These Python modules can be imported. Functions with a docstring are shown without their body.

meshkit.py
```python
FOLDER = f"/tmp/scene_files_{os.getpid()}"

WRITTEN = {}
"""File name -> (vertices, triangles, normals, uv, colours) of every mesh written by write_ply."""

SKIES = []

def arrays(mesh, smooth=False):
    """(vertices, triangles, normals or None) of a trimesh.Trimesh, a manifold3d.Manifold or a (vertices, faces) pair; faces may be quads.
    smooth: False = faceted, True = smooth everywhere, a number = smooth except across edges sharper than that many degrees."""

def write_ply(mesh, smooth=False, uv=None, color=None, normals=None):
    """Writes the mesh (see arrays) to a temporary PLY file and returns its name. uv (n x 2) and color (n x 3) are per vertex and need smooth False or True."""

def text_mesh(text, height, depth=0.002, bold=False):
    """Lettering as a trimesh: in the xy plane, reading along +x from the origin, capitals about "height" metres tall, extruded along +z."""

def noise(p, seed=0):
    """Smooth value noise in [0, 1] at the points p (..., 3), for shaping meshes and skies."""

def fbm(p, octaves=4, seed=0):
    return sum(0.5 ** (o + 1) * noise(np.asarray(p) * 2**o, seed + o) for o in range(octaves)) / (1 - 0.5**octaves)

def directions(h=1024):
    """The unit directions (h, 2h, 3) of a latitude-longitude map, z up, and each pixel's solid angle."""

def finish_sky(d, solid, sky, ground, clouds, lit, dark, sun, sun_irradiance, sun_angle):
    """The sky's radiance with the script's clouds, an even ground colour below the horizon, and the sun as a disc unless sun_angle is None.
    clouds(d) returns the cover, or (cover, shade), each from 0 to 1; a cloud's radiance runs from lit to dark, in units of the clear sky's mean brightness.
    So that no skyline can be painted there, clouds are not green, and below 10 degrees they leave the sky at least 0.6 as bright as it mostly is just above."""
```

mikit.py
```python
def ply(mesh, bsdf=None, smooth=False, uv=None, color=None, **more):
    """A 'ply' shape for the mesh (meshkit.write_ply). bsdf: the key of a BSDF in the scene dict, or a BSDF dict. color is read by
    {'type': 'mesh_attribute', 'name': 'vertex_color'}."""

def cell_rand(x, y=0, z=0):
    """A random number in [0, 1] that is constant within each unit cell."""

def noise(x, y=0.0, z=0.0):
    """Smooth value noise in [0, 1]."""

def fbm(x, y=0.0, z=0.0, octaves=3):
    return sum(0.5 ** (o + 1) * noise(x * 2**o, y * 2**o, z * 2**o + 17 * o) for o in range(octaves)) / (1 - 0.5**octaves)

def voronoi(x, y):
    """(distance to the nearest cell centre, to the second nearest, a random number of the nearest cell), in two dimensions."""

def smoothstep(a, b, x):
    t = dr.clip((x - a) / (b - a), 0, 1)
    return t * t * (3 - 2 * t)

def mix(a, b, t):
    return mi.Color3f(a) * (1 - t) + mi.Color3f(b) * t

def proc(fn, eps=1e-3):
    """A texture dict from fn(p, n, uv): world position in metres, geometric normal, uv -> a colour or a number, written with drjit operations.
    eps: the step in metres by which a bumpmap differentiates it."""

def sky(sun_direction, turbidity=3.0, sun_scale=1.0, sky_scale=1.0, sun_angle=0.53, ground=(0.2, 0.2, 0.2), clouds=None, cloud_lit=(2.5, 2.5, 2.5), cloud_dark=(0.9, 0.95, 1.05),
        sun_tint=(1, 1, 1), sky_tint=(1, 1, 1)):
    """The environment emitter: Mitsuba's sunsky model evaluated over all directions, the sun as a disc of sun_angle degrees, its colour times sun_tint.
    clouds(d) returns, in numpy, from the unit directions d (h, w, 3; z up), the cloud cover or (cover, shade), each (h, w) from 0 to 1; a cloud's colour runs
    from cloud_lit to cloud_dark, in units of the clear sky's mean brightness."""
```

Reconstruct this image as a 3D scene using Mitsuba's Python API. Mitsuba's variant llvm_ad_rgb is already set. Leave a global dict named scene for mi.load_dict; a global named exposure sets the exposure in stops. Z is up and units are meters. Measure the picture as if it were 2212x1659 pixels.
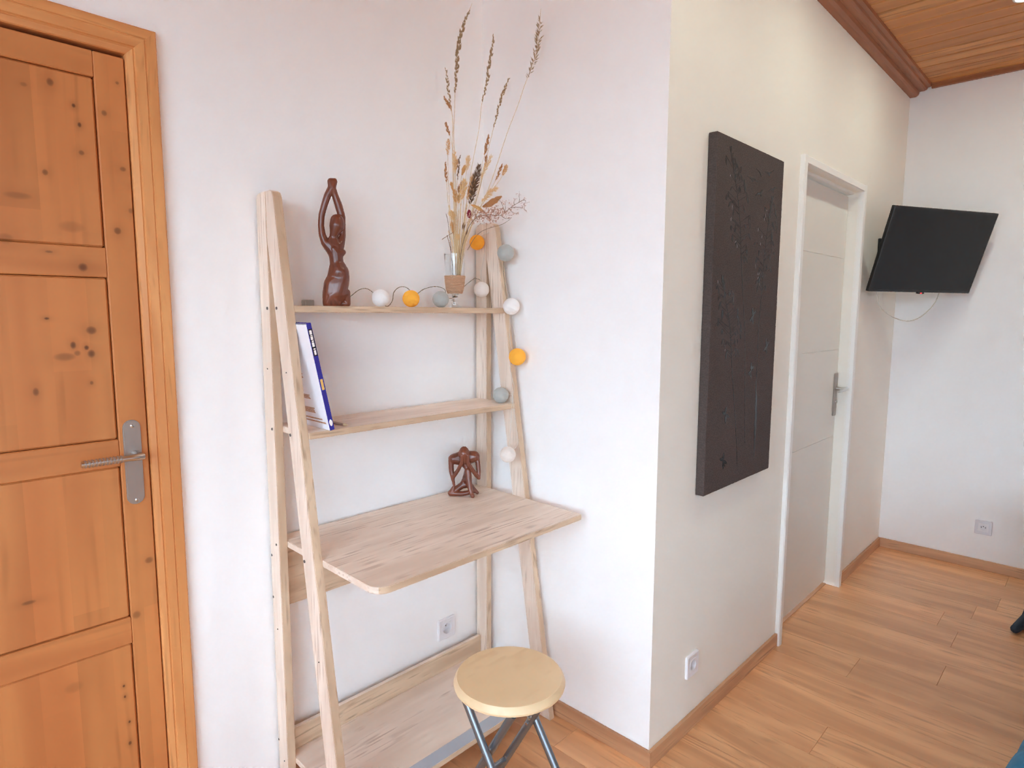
import math, random
import numpy as np, trimesh, drjit as dr, mitsuba as mi, mikit, meshkit
import manifold3d as m3
from shapely.geometry import Polygon, Point, LineString
from mikit import noise, fbm, cell_rand, smoothstep, mix, proc, ply

scene, labels = {}, {}
rng = np.random.default_rng(7)
random.seed(7)
T = mi.ScalarTransform4f

# ------------------------------------------------------------------ camera
YAW, PITCH, ROLL, FPX, EYE_Z = .8019, -.113, .0035, 1339.84, 1.4481
EYE = np.array([0, 0, EYE_Z])
FWD = np.array([math.sin(YAW) * math.cos(PITCH), math.cos(YAW) * math.cos(PITCH), math.sin(PITCH)])
_r = np.cross(FWD, [0, 0, 1]); _r /= np.linalg.norm(_r); _u = np.cross(_r, FWD)
RIGHT = math.cos(ROLL) * _r + math.sin(ROLL) * _u
UP = -math.sin(ROLL) * _r + math.cos(ROLL) * _u
scene['camera'] = {'type': 'perspective', 'fov_axis': 'x', 'fov': 2 * math.degrees(math.atan(1106 / FPX)), 'near_clip': .02, 'far_clip': 100.,
                   'to_world': T().look_at(origin=EYE.tolist(), target=(EYE + FWD).tolist(), up=UP.tolist())}
# ------------------------------------------------------------------ light
exposure = -0.12
SKY, SPOT = 1.0, 1.0
SKY_TINT = (.75, 1.0, 1.21)             # overcast daylight under the camera's warm white balance
scene['sky'] = mikit.sky((-0.6, -0.5, 0.62), sun_scale=0.0, ground=(.35, .34, .33), clouds=lambda d: np.ones(d.shape[:2]),
                         cloud_lit=SKY_TINT, cloud_dark=SKY_TINT)
SKY_SCALE = 80.0
scene['sky']['scale'] = SKY_SCALE * SKY
SPOT_RADIANCE = 335.0
SPOT_TINT = (.91, 1.0, .87)
WIN = (-2.1, 1.05, .70, 2.45)          # opening of the terrace window in the left wall: y and z


# ------------------------------------------------------------------ helpers
def at(u, v, x=None, y=None, z=None):
    """The point of the plane x, y or z = const that the photograph shows at (u, v)."""
    d = FWD + RIGHT * (u - 1106) / FPX - UP * (v - 829.5) / FPX
    t = (x - EYE[0]) / d[0] if x is not None else (y - EYE[1]) / d[1] if y is not None else (z - EYE[2]) / d[2]
    return EYE + t * d


def on_plane(u, v, point, normal):
    d = FWD + RIGHT * (u - 1106) / FPX - UP * (v - 829.5) / FPX
    return EYE + d * (np.dot(np.asarray(point) - EYE, normal) / np.dot(d, normal))


def lin(r, g, b):
    c = np.array([r, g, b]) / 255.
    return np.where(c <= .04045, c / 12.92, ((c + .055) / 1.055) ** 2.4)


def rgb(r, g, b):
    return {'type': 'rgb', 'value': lin(r, g, b).tolist()}


def free(key):
    if key not in scene and not any(k.startswith(key + '__') for k in scene) and key not in labels:
        return key
    n = 1
    while True:
        k = f'{key}_{n:03d}'
        if k not in scene and k not in labels and not any(q.startswith(k + '__') for q in scene):
            return k
        n += 1


def put(name, mesh, bsdf, parent=None, label=None, cat=None, group=None, kind=None, smooth=False, **kw):
    key = free((parent + '__' if parent else '') + name)
    scene[key] = ply(mesh, bsdf, smooth, **kw)
    tag(key, label, cat, group, kind)
    return key


def tag(key, label=None, cat=None, group=None, kind=None):
    d = {k: v for k, v in (('label', label), ('category', cat), ('group', group), ('kind', kind)) if v}
    if d:
        labels[key] = {**labels.get(key, {}), **d}


def thing(name, label, cat, group=None):
    key = free(name)
    tag(key, label, cat, group)
    return key


def box(x0, x1, y0, y1, z0, z1, c=.0015):
    """A box with chamfered edges."""
    lo, hi = np.array([x0, y0, z0], float), np.array([x1, y1, z1], float)
    c = min(c, (hi - lo).min() * .45)
    if c <= 0:
        return trimesh.creation.box(bounds=[lo, hi])
    pts = []
    for s in np.ndindex(2, 2, 2):
        p = np.where(s, hi, lo)
        for k in range(3):
            q = p + np.where(s, -c, c)
            q[k] = p[k]
            pts.append(q)
    return trimesh.convex.convex_hull(np.array(pts))


def move(mesh, M):
    m = mesh.copy(); m.apply_transform(M); return m


def frame(o, x, y, z):
    M = np.eye(4); M[:3, 0], M[:3, 1], M[:3, 2], M[:3, 3] = x, y, z, o
    return M


def cat(*ms):
    ms = [m for q in ms for m in (q if isinstance(q, (list, tuple)) else [q])]
    return trimesh.util.concatenate(ms)


def man(mesh):
    return m3.Manifold(m3.Mesh(np.asarray(mesh.vertices, np.float32), np.asarray(mesh.faces, np.uint32)))


def tri(m):
    q = m.to_mesh()
    return trimesh.Trimesh(q.vert_properties[:, :3], q.tri_verts, process=False)


def prism(poly, depth, axis='z', base=0.):
    """A shapely polygon (or point list) extruded along an axis: 'z' maps (a,b)->(x,y), 'y' (a,b)->(x,z), 'x' (a,b)->(y,z)."""
    poly = poly if hasattr(poly, 'exterior') else Polygon(poly)
    m = trimesh.creation.extrude_polygon(poly, depth, engine='earcut')
    v = m.vertices.copy(); v[:, 2] += base
    if axis == 'y':
        m.vertices = v[:, [0, 2, 1]]; m.invert()
    elif axis == 'x':
        m.vertices = v[:, [2, 0, 1]]
    else:
        m.vertices = v
    return m


def tube(points, radius, sides=8, caps=True):
    p = np.asarray(points, float)
    r = np.broadcast_to(np.asarray(radius, float), (len(p),))
    t = np.gradient(p, axis=0); t /= np.linalg.norm(t, axis=1, keepdims=True) + 1e-12
    ref = np.array([0, 0, 1.]) if abs(t[:, 2]).mean() < .8 else np.array([1., .3, 0])
    a = np.cross(t, ref); a /= np.linalg.norm(a, axis=1, keepdims=True) + 1e-12
    b = np.cross(t, a)
    an = np.arange(sides) * 2 * np.pi / sides
    v = p[:, None] + r[:, None, None] * (np.cos(an)[None, :, None] * a[:, None] + np.sin(an)[None, :, None] * b[:, None])
    n = len(p); i, j = np.meshgrid(np.arange(n - 1), np.arange(sides), indexing='ij')
    q = np.stack([i * sides + j, i * sides + (j + 1) % sides, (i + 1) * sides + (j + 1) % sides, (i + 1) * sides + j], -1).reshape(-1, 4)
    f = np.vstack([q[:, [0, 1, 2]], q[:, [0, 2, 3]]])
    v = v.reshape(-1, 3)
    if caps:
        v = np.vstack([v, p[:1], p[-1:]])
        k = np.arange(sides)
        f = np.vstack([f, np.stack([np.full(sides, n * sides), (k + 1) % sides, k], 1),
                       np.stack([np.full(sides, n * sides + 1), (n - 1) * sides + k, (n - 1) * sides + (k + 1) % sides], 1)])
    m = trimesh.Trimesh(v, f, process=False)
    trimesh.repair.fix_normals(m) if len(f) < 200 else None
    return m


def curve(pts, n=24):
    from scipy.interpolate import CubicSpline
    p = np.asarray(pts, float)
    if len(p) < 3:
        return np.linspace(p[0], p[-1], n)
    s = np.r_[0, np.cumsum(np.linalg.norm(np.diff(p, axis=0), axis=1))]
    return CubicSpline(s, p, bc_type='natural')(np.linspace(0, s[-1], n))


def lathe(profile, n=48):
    m = trimesh.creation.revolve(np.asarray(profile, float), sections=n)
    m.fix_normals()
    return m


def bones(joints, links, edge=.006, smooth_n=12, hulls=()):
    """One continuous body: hulls of the spheres at the linked joints, joined, refined and smoothed. joints: {name: (x, y, z, r)}."""
    ball = {k: m3.Manifold.sphere(j[3], 20).translate([float(j[0]), float(j[1]), float(j[2])]) for k, j in joints.items()}
    parts = [m3.Manifold.batch_hull([ball[a] for a in l]) for l in links]
    body = m3.Manifold.batch_boolean(parts, m3.OpType.Add)
    t = tri(body.refine_to_length(edge))
    t.merge_vertices()
    trimesh.smoothing.filter_taubin(t, lamb=.5, nu=.52, iterations=smooth_n)
    return t


# ------------------------------------------------------------------ materials
def principled(name, color, rough=.5, bump=None, **kw):
    b = {'type': 'principled', 'base_color': color, 'roughness': rough, **kw}
    if bump:
        b = {'type': 'bumpmap', 'arbitrary': bump[0], 'scale': bump[1], 'bsdf': b}
    scene[name] = {'type': 'twosided', 'bsdf': b}
    return name


def paint_fn(c):
    c = mi.Color3f(*map(float, lin(*c)))
    def fn(p, n, uv):
        return c * (0.985 + .03 * fbm(p.x * 3, p.y * 3, p.z * 3, 2))
    return fn


principled('mat_wall', proc(paint_fn((244, 244, 244))), .75, specular=.25)
principled('mat_wall_cream', proc(paint_fn((232, 227, 217))), .75, specular=.25)
principled('mat_white_paint', rgb(235, 234, 230), .4)
principled('mat_door_white', rgb(222, 219, 210), .45)
principled('mat_plastic_white', rgb(232, 232, 236), .3)
principled('mat_socket_shade', rgb(222, 223, 230), .4)
principled('mat_black', rgb(14, 14, 15), .45)
principled('mat_hole', rgb(30, 26, 24), .8)
principled('mat_screw', rgb(88, 80, 76), .5)


def wood_fn(axis, light, mid, dark, long=3., fine=70., tone_from_uv=False, tone=.0, streak=.5, edge=None):
    """Grain along the axis; uv.x a tone, uv.y a shift, where they are given per piece."""
    L, M, D = (mi.Color3f(*map(float, lin(*c))) for c in (light, mid, dark))
    EL, EM, ED = (mi.Color3f(*map(float, lin(*c))) for c in (edge or (light, mid, dark)))
    def fn(p, n, uv):
        a, b, c = {'x': (p.x, p.y, p.z), 'y': (p.y, p.x, p.z), 'z': (p.z, p.x, p.y)}[axis]
        sh = uv.y * 37.0 if tone_from_uv else mi.Float(0)
        a = a + sh; b = b + sh * .37
        warp = .06 * (noise(a * 1.7, b * 6, c * 6) - .5)
        g1 = fbm(a * long, (b + warp) * fine * .33, (c + warp) * fine * .33, 3)
        g2 = noise(a * long * 4, (b + warp) * fine * 2.2, (c + warp) * fine * 2.2)
        t = smoothstep(.25, .75, g1)
        if edge:                                             # edge banding on the board edges that face the room
            e = dr.select(dr.abs(n.y) > .7, mi.Float(1), mi.Float(0))
            col = (M * (1 - t) + L * t) * (1 - e) + (EM * (1 - t) + EL * t) * e
            dk = D * (1 - e) + ED * e
        else:
            col = M * (1 - t) + L * t
            dk = D
        s = smoothstep(.62, .9, g2 * .55 + g1 * .45 + .12 * noise(a * .8, b * 9, c * 9)) * streak
        col = col * (1 - s) + dk * s
        if tone_from_uv:
            col = col * (1 + (uv.x - .5) * tone)
        return col
    return fn


OAK = ((232, 215, 200), (215, 195, 178), (172, 146, 126))
OAKE = ((216, 190, 162), (192, 162, 134), (142, 110, 84))
for ax in 'xz':
    principled('mat_oak_' + ax, proc(wood_fn(ax, *OAK, long=4., fine=70., streak=.62, edge=OAKE)), .5, specular=.4)
principled('mat_floor', proc(wood_fn('y', (226, 172, 124), (202, 146, 102), (160, 104, 68), long=2.2, fine=60., tone_from_uv=True, tone=.22, streak=.55)), .36, specular=.45)
principled('mat_subfloor', rgb(60, 40, 28), .8)
principled('mat_ceiling', proc(wood_fn('y', (210, 146, 86), (182, 118, 66), (112, 68, 38), long=1.6, fine=45., tone_from_uv=True, tone=.3, streak=.45)), .5)
principled('mat_crown', proc(wood_fn('x', (160, 100, 64), (134, 80, 50), (98, 54, 32), long=1.5, fine=60.)), .45)
principled('mat_crown_y', proc(wood_fn('y', (172, 112, 72), (146, 90, 56), (104, 60, 36), long=1.5, fine=60.)), .45)
BASE = ((200, 154, 116), (172, 124, 90), (122, 84, 58))
principled('mat_base_x', proc(wood_fn('x', *BASE, long=2., fine=60.)), .45)
principled('mat_base_y', proc(wood_fn('y', *BASE, long=2., fine=60.)), .45)
PINE = ((200, 130, 76), (182, 110, 62), (140, 80, 42))
TRIM = ((220, 156, 98), (200, 132, 78), (152, 92, 50))
for ax in 'xz':
    principled('mat_trim_' + ax, proc(wood_fn(ax, *TRIM, long=2., fine=75.)), .4, specular=.45)
# knots of the pine door, at their places on the leaf (x, z, radius across, radius along, depth of tone)
KN = [((108, 177), .007, .009, .75), ((159, 228), .004, .005, .95), ((171.7, 269.7), .004, .006, .95), ((176, 330), .006, .006, .7), ((97.5, 372), .006, .007, .7),
      ((224, 245), .006, .007, .65), ((264.6, 366), .007, .006, .6), ((252, 180), .004, .004, .6), ((50.6, 182), .007, .005, .4), ((253, 499), .008, .009, .75),
      ((281.5, 456), .006, .007, .5), ((178.4, 577.4), .010, .010, .85), ((197.4, 713.6), .011, .010, .8), ((158, 745.7), .006, .009, .9), ((187, 751), .005, .006, .95),
      ((197.4, 764), .008, .010, .85), ((167, 763), .007, .007, .5), ((105, 544), .008, .003, .6), ((101, 688), .005, .003, .9), ((77.6, 846.6), .006, .010, .7),
      ((198, 827), .004, .005, .7), ((321, 1209), .010, .009, .6), ((294, 1327), .010, .011, .55), ((62, 1302), .014, .005, .65), ((267.6, 1482), .003, .004, .95),
      ((270, 1505), .003, .004, .95), ((280, 1559), .003, .004, .95), ((281, 1605), .004, .006, .9), ((38, 422), .026, .008, .4), ((140, 771), .022, .010, .5),
      ((155, 490), .026, .014, .3), ((12, 515), .014, .012, .4), ((160, 1485), .02, .014, .25)]
KN = [(*at(*k[0], y=1.735)[[0, 2]], *k[1:]) for k in KN]


def pine_fn(axis):
    base = wood_fn(axis, *PINE, long=1.4, fine=38., streak=.3)
    def fn(p, n, uv):
        col = base(p, n, uv)
        if axis == 'z':
            w = .074
            k = dr.floor((p.x + 10) / w); seg = dr.floor(p.z * 1.7 + cell_rand(k, 3) * 3)
            col = col * (.90 + .2 * cell_rand(k, seg, 5))
        dark = mi.Float(0)
        for x, z, rx, rz, d in KN:
            q = dr.square((p.x - x) / rx) + dr.square((p.z - z) / rz)
            dark = dr.maximum(dark, d * dr.exp(-q * q * 1.2))
            dark = dr.maximum(dark, .25 * d * dr.exp(-q * .18))
        stain = .85 + .2 * fbm(p.x * 2.3, p.z * 2.1, 4.1, 3)
        return mix(col * stain, mi.Color3f(*map(float, lin(92, 52, 30))), dark)
    return fn


principled('mat_pine_z', proc(pine_fn('z')), .45, specular=.4)
principled('mat_pine_x', proc(pine_fn('x')), .45, specular=.4)
principled('mat_statue', proc(wood_fn('z', (124, 66, 44), (98, 48, 32), (62, 28, 20), long=9., fine=60., streak=.6)), .3, clearcoat=.5, clearcoat_gloss=.85)
principled('mat_seat', proc(wood_fn('x', (232, 206, 166), (226, 198, 156), (212, 180, 136), long=6., fine=30., streak=.4)), .35, specular=.5)
principled('mat_steel', rgb(206, 204, 202), .22, metallic=1.0)
principled('mat_steel_dark', rgb(168, 158, 152), .38, metallic=.75)
principled('mat_tube', rgb(132, 138, 146), .3, metallic=.85)
principled('mat_strip', rgb(170, 176, 184), .45)
principled('mat_canvas', proc(lambda p, n, uv: mi.Color3f(.050, .035, .031) * (.8 + .5 * noise(p.x * 260, p.y * 260, p.z * 260)) * (1 + .25 * fbm(p.x * 5, p.z * 5, 1.))), .75)
principled('mat_print_black', rgb(9, 8, 9), .32)
principled('mat_print_pale', rgb(120, 112, 114), .4)
principled('mat_tv_frame', rgb(12, 12, 13), .35)
principled('mat_screen', rgb(9, 11, 11), .12, specular=.35)
principled('mat_ball_white', rgb(236, 234, 232), .9)
principled('mat_ball_cream', rgb(226, 216, 208), .9)
principled('mat_ball_orange', rgb(246, 176, 64), .9)
principled('mat_ball_deep', rgb(240, 158, 48), .9)
principled('mat_ball_grey', rgb(172, 174, 170), .9)
principled('mat_cord', rgb(128, 118, 100), .6)
principled('mat_cord_pale', rgb(206, 200, 190), .6)
principled('mat_rope', proc(lambda p, n, uv: mi.Color3f(*map(float, lin(190, 150, 120))) * (.75 + .45 * noise(p.x * 300 + p.z * 500, p.y * 300, p.z * 900))), .9)
principled('mat_straw', rgb(214, 188, 146), .8)
principled('mat_straw_dark', rgb(150, 124, 94), .8)
principled('mat_head', rgb(206, 160, 104), .9)
principled('mat_head_pale', rgb(222, 188, 136), .9)
principled('mat_head_brown', rgb(168, 118, 76), .9)
principled('mat_head_dark', rgb(104, 76, 54), .9)
principled('mat_twig', rgb(120, 92, 74), .8)
principled('mat_petal', rgb(182, 140, 122), .8)
principled('mat_bud', rgb(120, 22, 44), .7)
principled('mat_paper', rgb(244, 243, 244), .5)
principled('mat_cover', rgb(236, 240, 250), .35)
principled('mat_spine', rgb(48, 44, 140), .35)
principled('mat_ink_brown', rgb(168, 126, 100), .45)
principled('mat_ink_yellow', rgb(226, 186, 110), .45)
principled('mat_ink_orange', rgb(186, 96, 56), .45)
principled('mat_ink_grey', rgb(120, 122, 140), .5)
principled('mat_pencil', rgb(206, 178, 150), .5)
principled('mat_box', rgb(150, 142, 132), .35)
principled('mat_teal', proc(lambda p, n, uv: mi.Color3f(*map(float, lin(36, 108, 146))) * (.75 + .5 * fbm(p.x * 40, p.y * 40, p.z * 40, 2))), .7, sheen=.6)
principled('mat_navy', rgb(28, 40, 54), .7)
scene['mat_glass'] = {'type': 'dielectric', 'int_ior': 1.5}
principled('mat_led', rgb(200, 30, 40), .4)

# ------------------------------------------------------------------ the setting
YA, XB, YC, XD, ZC = 1.735, 1.6353, .9654, 4.328, 2.76
XL, YF = -1.4, -3.3
# wooden floor: planks along y
FP, FX0, FL = .1885, 1.682, 1.285
put('floor', box(XL - .1, XD + .1, YF - .1, YA + .1, -.06, -.0085, 0), 'mat_subfloor', kind='structure')
joint = {2: .615, 5: .663, 6: .39, 8: .405, 10: .383, 1: -.25, 0: .12, 3: -.30, 4: .02, 7: -.1}
k0, k1 = math.floor((XL - FX0) / FP), math.ceil((XD - FX0) / FP)
for k in range(k0, k1):
    x0, x1 = max(FX0 + k * FP, XL), min(FX0 + (k + 1) * FP, XD - .001)
    if x1 - x0 < .01:
        continue
    yend = YA if x0 < XB else YC + (.06 if 2.6 < x0 < 3.6 else 0)
    j0 = joint.get(k, rng.uniform(-.6, .6))
    js = sorted({j0 + i * FL for i in range(-4, 4)} | {YF, yend})
    js = [j for j in js if YF <= j <= yend]
    for a, b in zip(js[:-1], js[1:]):
        if b - a < .02:
            continue
        m = box(x0 + .0003, x1 - .0003, a + .0003, b - .0003, -.008, 0, .0007)
        uv = np.tile(rng.uniform(0, 1, 2), (len(m.vertices), 1))
        put('plank', m, 'mat_floor', 'floor', uv=uv)

# plank ceiling, boards along y, above the far room and over the niche
CP, CX0 = .1045, 3.2845
put('ceiling', box(XL - .1, XD + .1, YF - .1, YA + .1, ZC + .02, ZC + .08, 0), 'mat_subfloor', kind='structure')
for k in range(math.floor((XL - CX0) / CP), math.ceil((XD - CX0) / CP)):
    x0, x1 = max(CX0 + k * CP, XL), min(CX0 + (k + 1) * CP, XD - .001)
    if x1 - x0 < .01:
        continue
    yend = YA if x0 < XB else YC
    zb = ZC - .003 * rng.uniform(0, 1)
    vg = Polygon([(x0 + .0022, ZC + .018), (x0 + .0022, zb + .006), (x0 + .008, zb), (x1 - .008, zb), (x1 - .0022, zb + .006), (x1 - .0022, ZC + .018)]) if x1 - x0 > .03 else Polygon([(x0 + .001, zb), (x1 - .001, zb), (x1 - .001, ZC + .018), (x0 + .001, ZC + .018)])
    m = prism(vg, yend - YF, 'y', YF)
    put('plank', m, 'mat_ceiling', 'ceiling', uv=np.tile(rng.uniform(0, 1, 2), (len(m.vertices), 1)))

DW0, DW1, DT = -.262, .4715, 2.056       # opening of the pine door in the back wall
wall_a = man(box(XL - .1, XB, YA, YA + .12, -.06, ZC + .08, 0)) - man(box(DW0 - .003, DW1, YA - .1, YA + .3, -.2, DT, 0))
put('wall_back', tri(wall_a), 'mat_wall', kind='structure')
put('wall_return', prism([(XB, YC), (XB + .12, YC + .12), (XB + .12, YA + .12), (XB, YA + .12)], ZC + .14, 'z', -.06), 'mat_wall', kind='structure')
WX0, WX1, WZ = 2.700, 3.497, 2.057
wall_c = man(prism([(XB, YC), (XD + .12, YC), (XD + .12, YC + .12), (XB + .12, YC + .12)], ZC + .14, 'z', -.06)) - man(box(WX0, WX1, .8, 1.3, -.2, WZ, 0))
put('wall_right', tri(wall_c), 'mat_wall_cream', kind='structure')
put('wall_far', box(XD, XD + .12, YF - .1, YC, -.06, ZC + .08, 0), 'mat_wall', kind='structure')
wall_f = man(box(XL, XD, YF - .12, YF, -.06, ZC + .08, 0)) - man(box(-1.25, .0, YF - .3, YF + .3, .8, 2.2, 0))
put('wall_front', tri(wall_f), 'mat_wall', kind='structure')
wall_l = man(box(XL - .12, XL, YF - .12, YA + .12, -.06, ZC + .08, 0)) - man(box(XL - .3, XL + .3, WIN[0], WIN[1], WIN[2], WIN[3], 0))
put('wall_left', tri(wall_l), 'mat_wall', kind='structure')

# skirting boards
BH, BT = .0577, .012


def skirting(poly, name, mat):
    return put(name, poly, mat, kind='structure', label=None)


skirting(box(.536, XB, YA - BT, YA, 0, BH), 'baseboard_back', 'mat_base_x')
skirting(box(XB - BT, XB, YC - BT, YA - BT, 0, BH), 'baseboard_return', 'mat_base_y')
skirting(box(XB - BT + .001, WX0 - .034, YC - BT, YC, 0, BH), 'baseboard_right', 'mat_base_x')
skirting(box(WX1 + .036, XD, YC - BT, YC, 0, BH), 'baseboard_right_001', 'mat_base_x')
skirting(box(XD - BT, XD, YF, YC - BT, 0, BH), 'baseboard_far', 'mat_base_y')

# crown mouldings under the plank ceiling
q = [(math.cos(a), math.sin(a)) for a in np.linspace(0, math.pi / 2, 7)]
low = Polygon([(YC, 2.703), (YC - .030, 2.703), (YC - .042, 2.712), (YC - .046, 2.726), (YC - .046, ZC), (YC, ZC)])
put('trim_1', prism(low, XD - XB, 'x', XB), 'mat_crown', kind='structure')
up = Polygon([(YC - .046, 2.728), (YC - .072, 2.728), (YC - .082, 2.733), (YC - .086, 2.742), (YC - .103, 2.745), (YC - .106, ZC), (YC - .046, ZC)])
put('trim_2', prism(up, XD - XB, 'x', XB), 'mat_crown', kind='structure')
put('trim_3', prism(Polygon([(XD, 2.731), (XD - .018, 2.731), (XD - .020, 2.735), (XD - .020, ZC), (XD, ZC)]), YC - .106 - YF, 'y', YF), 'mat_crown_y', kind='structure')

# ------------------------------------------------------------------ pine door (door_1) in its moulded frame
d1 = 'door_1'
tag(d1, kind='structure', label='pine panel door with visible knots in a moulded pine frame')
yl0 = YA - .004                          # face of the stiles
def leaf_box(x0, x1, z0, z1, y=yl0, c=.002):
    return box(x0, x1, y, y + .036, z0, z1, c)
put('stile', leaf_box(.405, .4675, .008, 2.043), 'mat_pine_z', d1)
put('stile', leaf_box(-.259, -.196, .008, 2.043), 'mat_pine_z', d1)
for z0, z1 in ((1.985, 2.043), (1.530, 1.5995), (1.071, 1.138), (.612, .6805), (.008, .16)):
    put('rail', leaf_box(-.1955, .4045, z0, z1), 'mat_pine_x', d1)
for z0, z1 in ((1.5995, 1.985), (1.138, 1.530), (.6805, 1.071), (.16, .612)):
    m = leaf_box(-.194, .403, z0 + .0012, z1 - .0012, yl0 + .004, .004)
    put('panel', m, 'mat_pine_z', d1)
put('backing', box(DW0 - .003, DW1, yl0 + .042, yl0 + .120, 0, DT, 0), 'mat_black', d1)
put('rebate', box(DW0 - .003, DW1, yl0 + .030, yl0 + .042, 2.030, DT, 0), 'mat_black', d1)
# moulded architrave: profile across its width, thickness towards the room
prof = [(0, 0), (0, .016), (.003, .018), (.0225, .018), (.0240, .0155), (.0255, .0155), (.027, .018), (.046, .016), (.0480, .012), (.0495, .012), (.052, .0135), (.0645, .010), (.0665, .007), (.0665, -.03), (.05, -.03), (.05, 0)]
outer_x, outer_z, wfr = .5365, 2.119, .0665
def post(sign, x_out):
    pts = [(x_out - sign * a, YA - t) for a, t in prof]
    m = man(prism(Polygon(pts), outer_z + .2, 'z', 0.0))
    cut = m.trim_by_plane([float(sign), 0., -1.], float(sign * x_out - outer_z) / math.sqrt(2))     # mitre at 45 degrees
    return tri(cut)
put('frame_post', post(1, outer_x), 'mat_trim_z', d1)
put('frame_post', post(-1, -.3285), 'mat_trim_z', d1)
pts = [(YA - t, outer_z - a) for a, t in prof]
hd = man(prism(Polygon(pts), 1.4, 'x', -.6))
hd = hd.trim_by_plane([-1., 0., 1.], float(outer_z - outer_x) / math.sqrt(2)).trim_by_plane([1., 0., 1.], float(outer_z + -.3285) / math.sqrt(2))
put('frame_head', tri(hd), 'mat_trim_x', d1)
# handle with a long rounded plate
hx, hz0, hz1 = .4325, .9705, 1.1838
pl = Polygon(Point(hx, hz0 + .0195).buffer(.0195, 16).union(Point(hx, hz1 - .0195).buffer(.0195, 16)).convex_hull)
hp = trimesh.util.concatenate([prism(pl, .003, 'y', yl0 - .003), prism(pl.buffer(-.002), .002, 'y', yl0 - .005)])
hk = put('handle_plate', hp, 'mat_steel_dark', d1, label='brushed steel handle plate with rounded ends')
for z in (1.169, .981):
    put('screw', lathe([(0, 0), (.0045, 0), (.0045, .0012), (.002, .002), (0, .002)], 16).apply_transform(frame((hx + .001, yl0 - .005, z), (1, 0, 0), (0, 0, 1), (0, -1, 0))), 'mat_steel', hk, smooth=30)
neck = tube([(hx + .004, yl0 - .004, 1.098), (hx + .004, yl0 - .040, 1.098)], .0095, 16)
lev = tube(curve([(hx + .012, yl0 - .045, 1.098), (hx - .01, yl0 - .048, 1.098), (hx - .03, yl0 - .049, 1.0985), (hx - .118, yl0 - .049, 1.0985)], 16), np.r_[np.full(4, .0085), np.full(12, .0075)], 14)
lv = put('lever', cat(neck, lev), 'mat_steel', d1, smooth=40, label='ribbed steel door lever')
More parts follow.
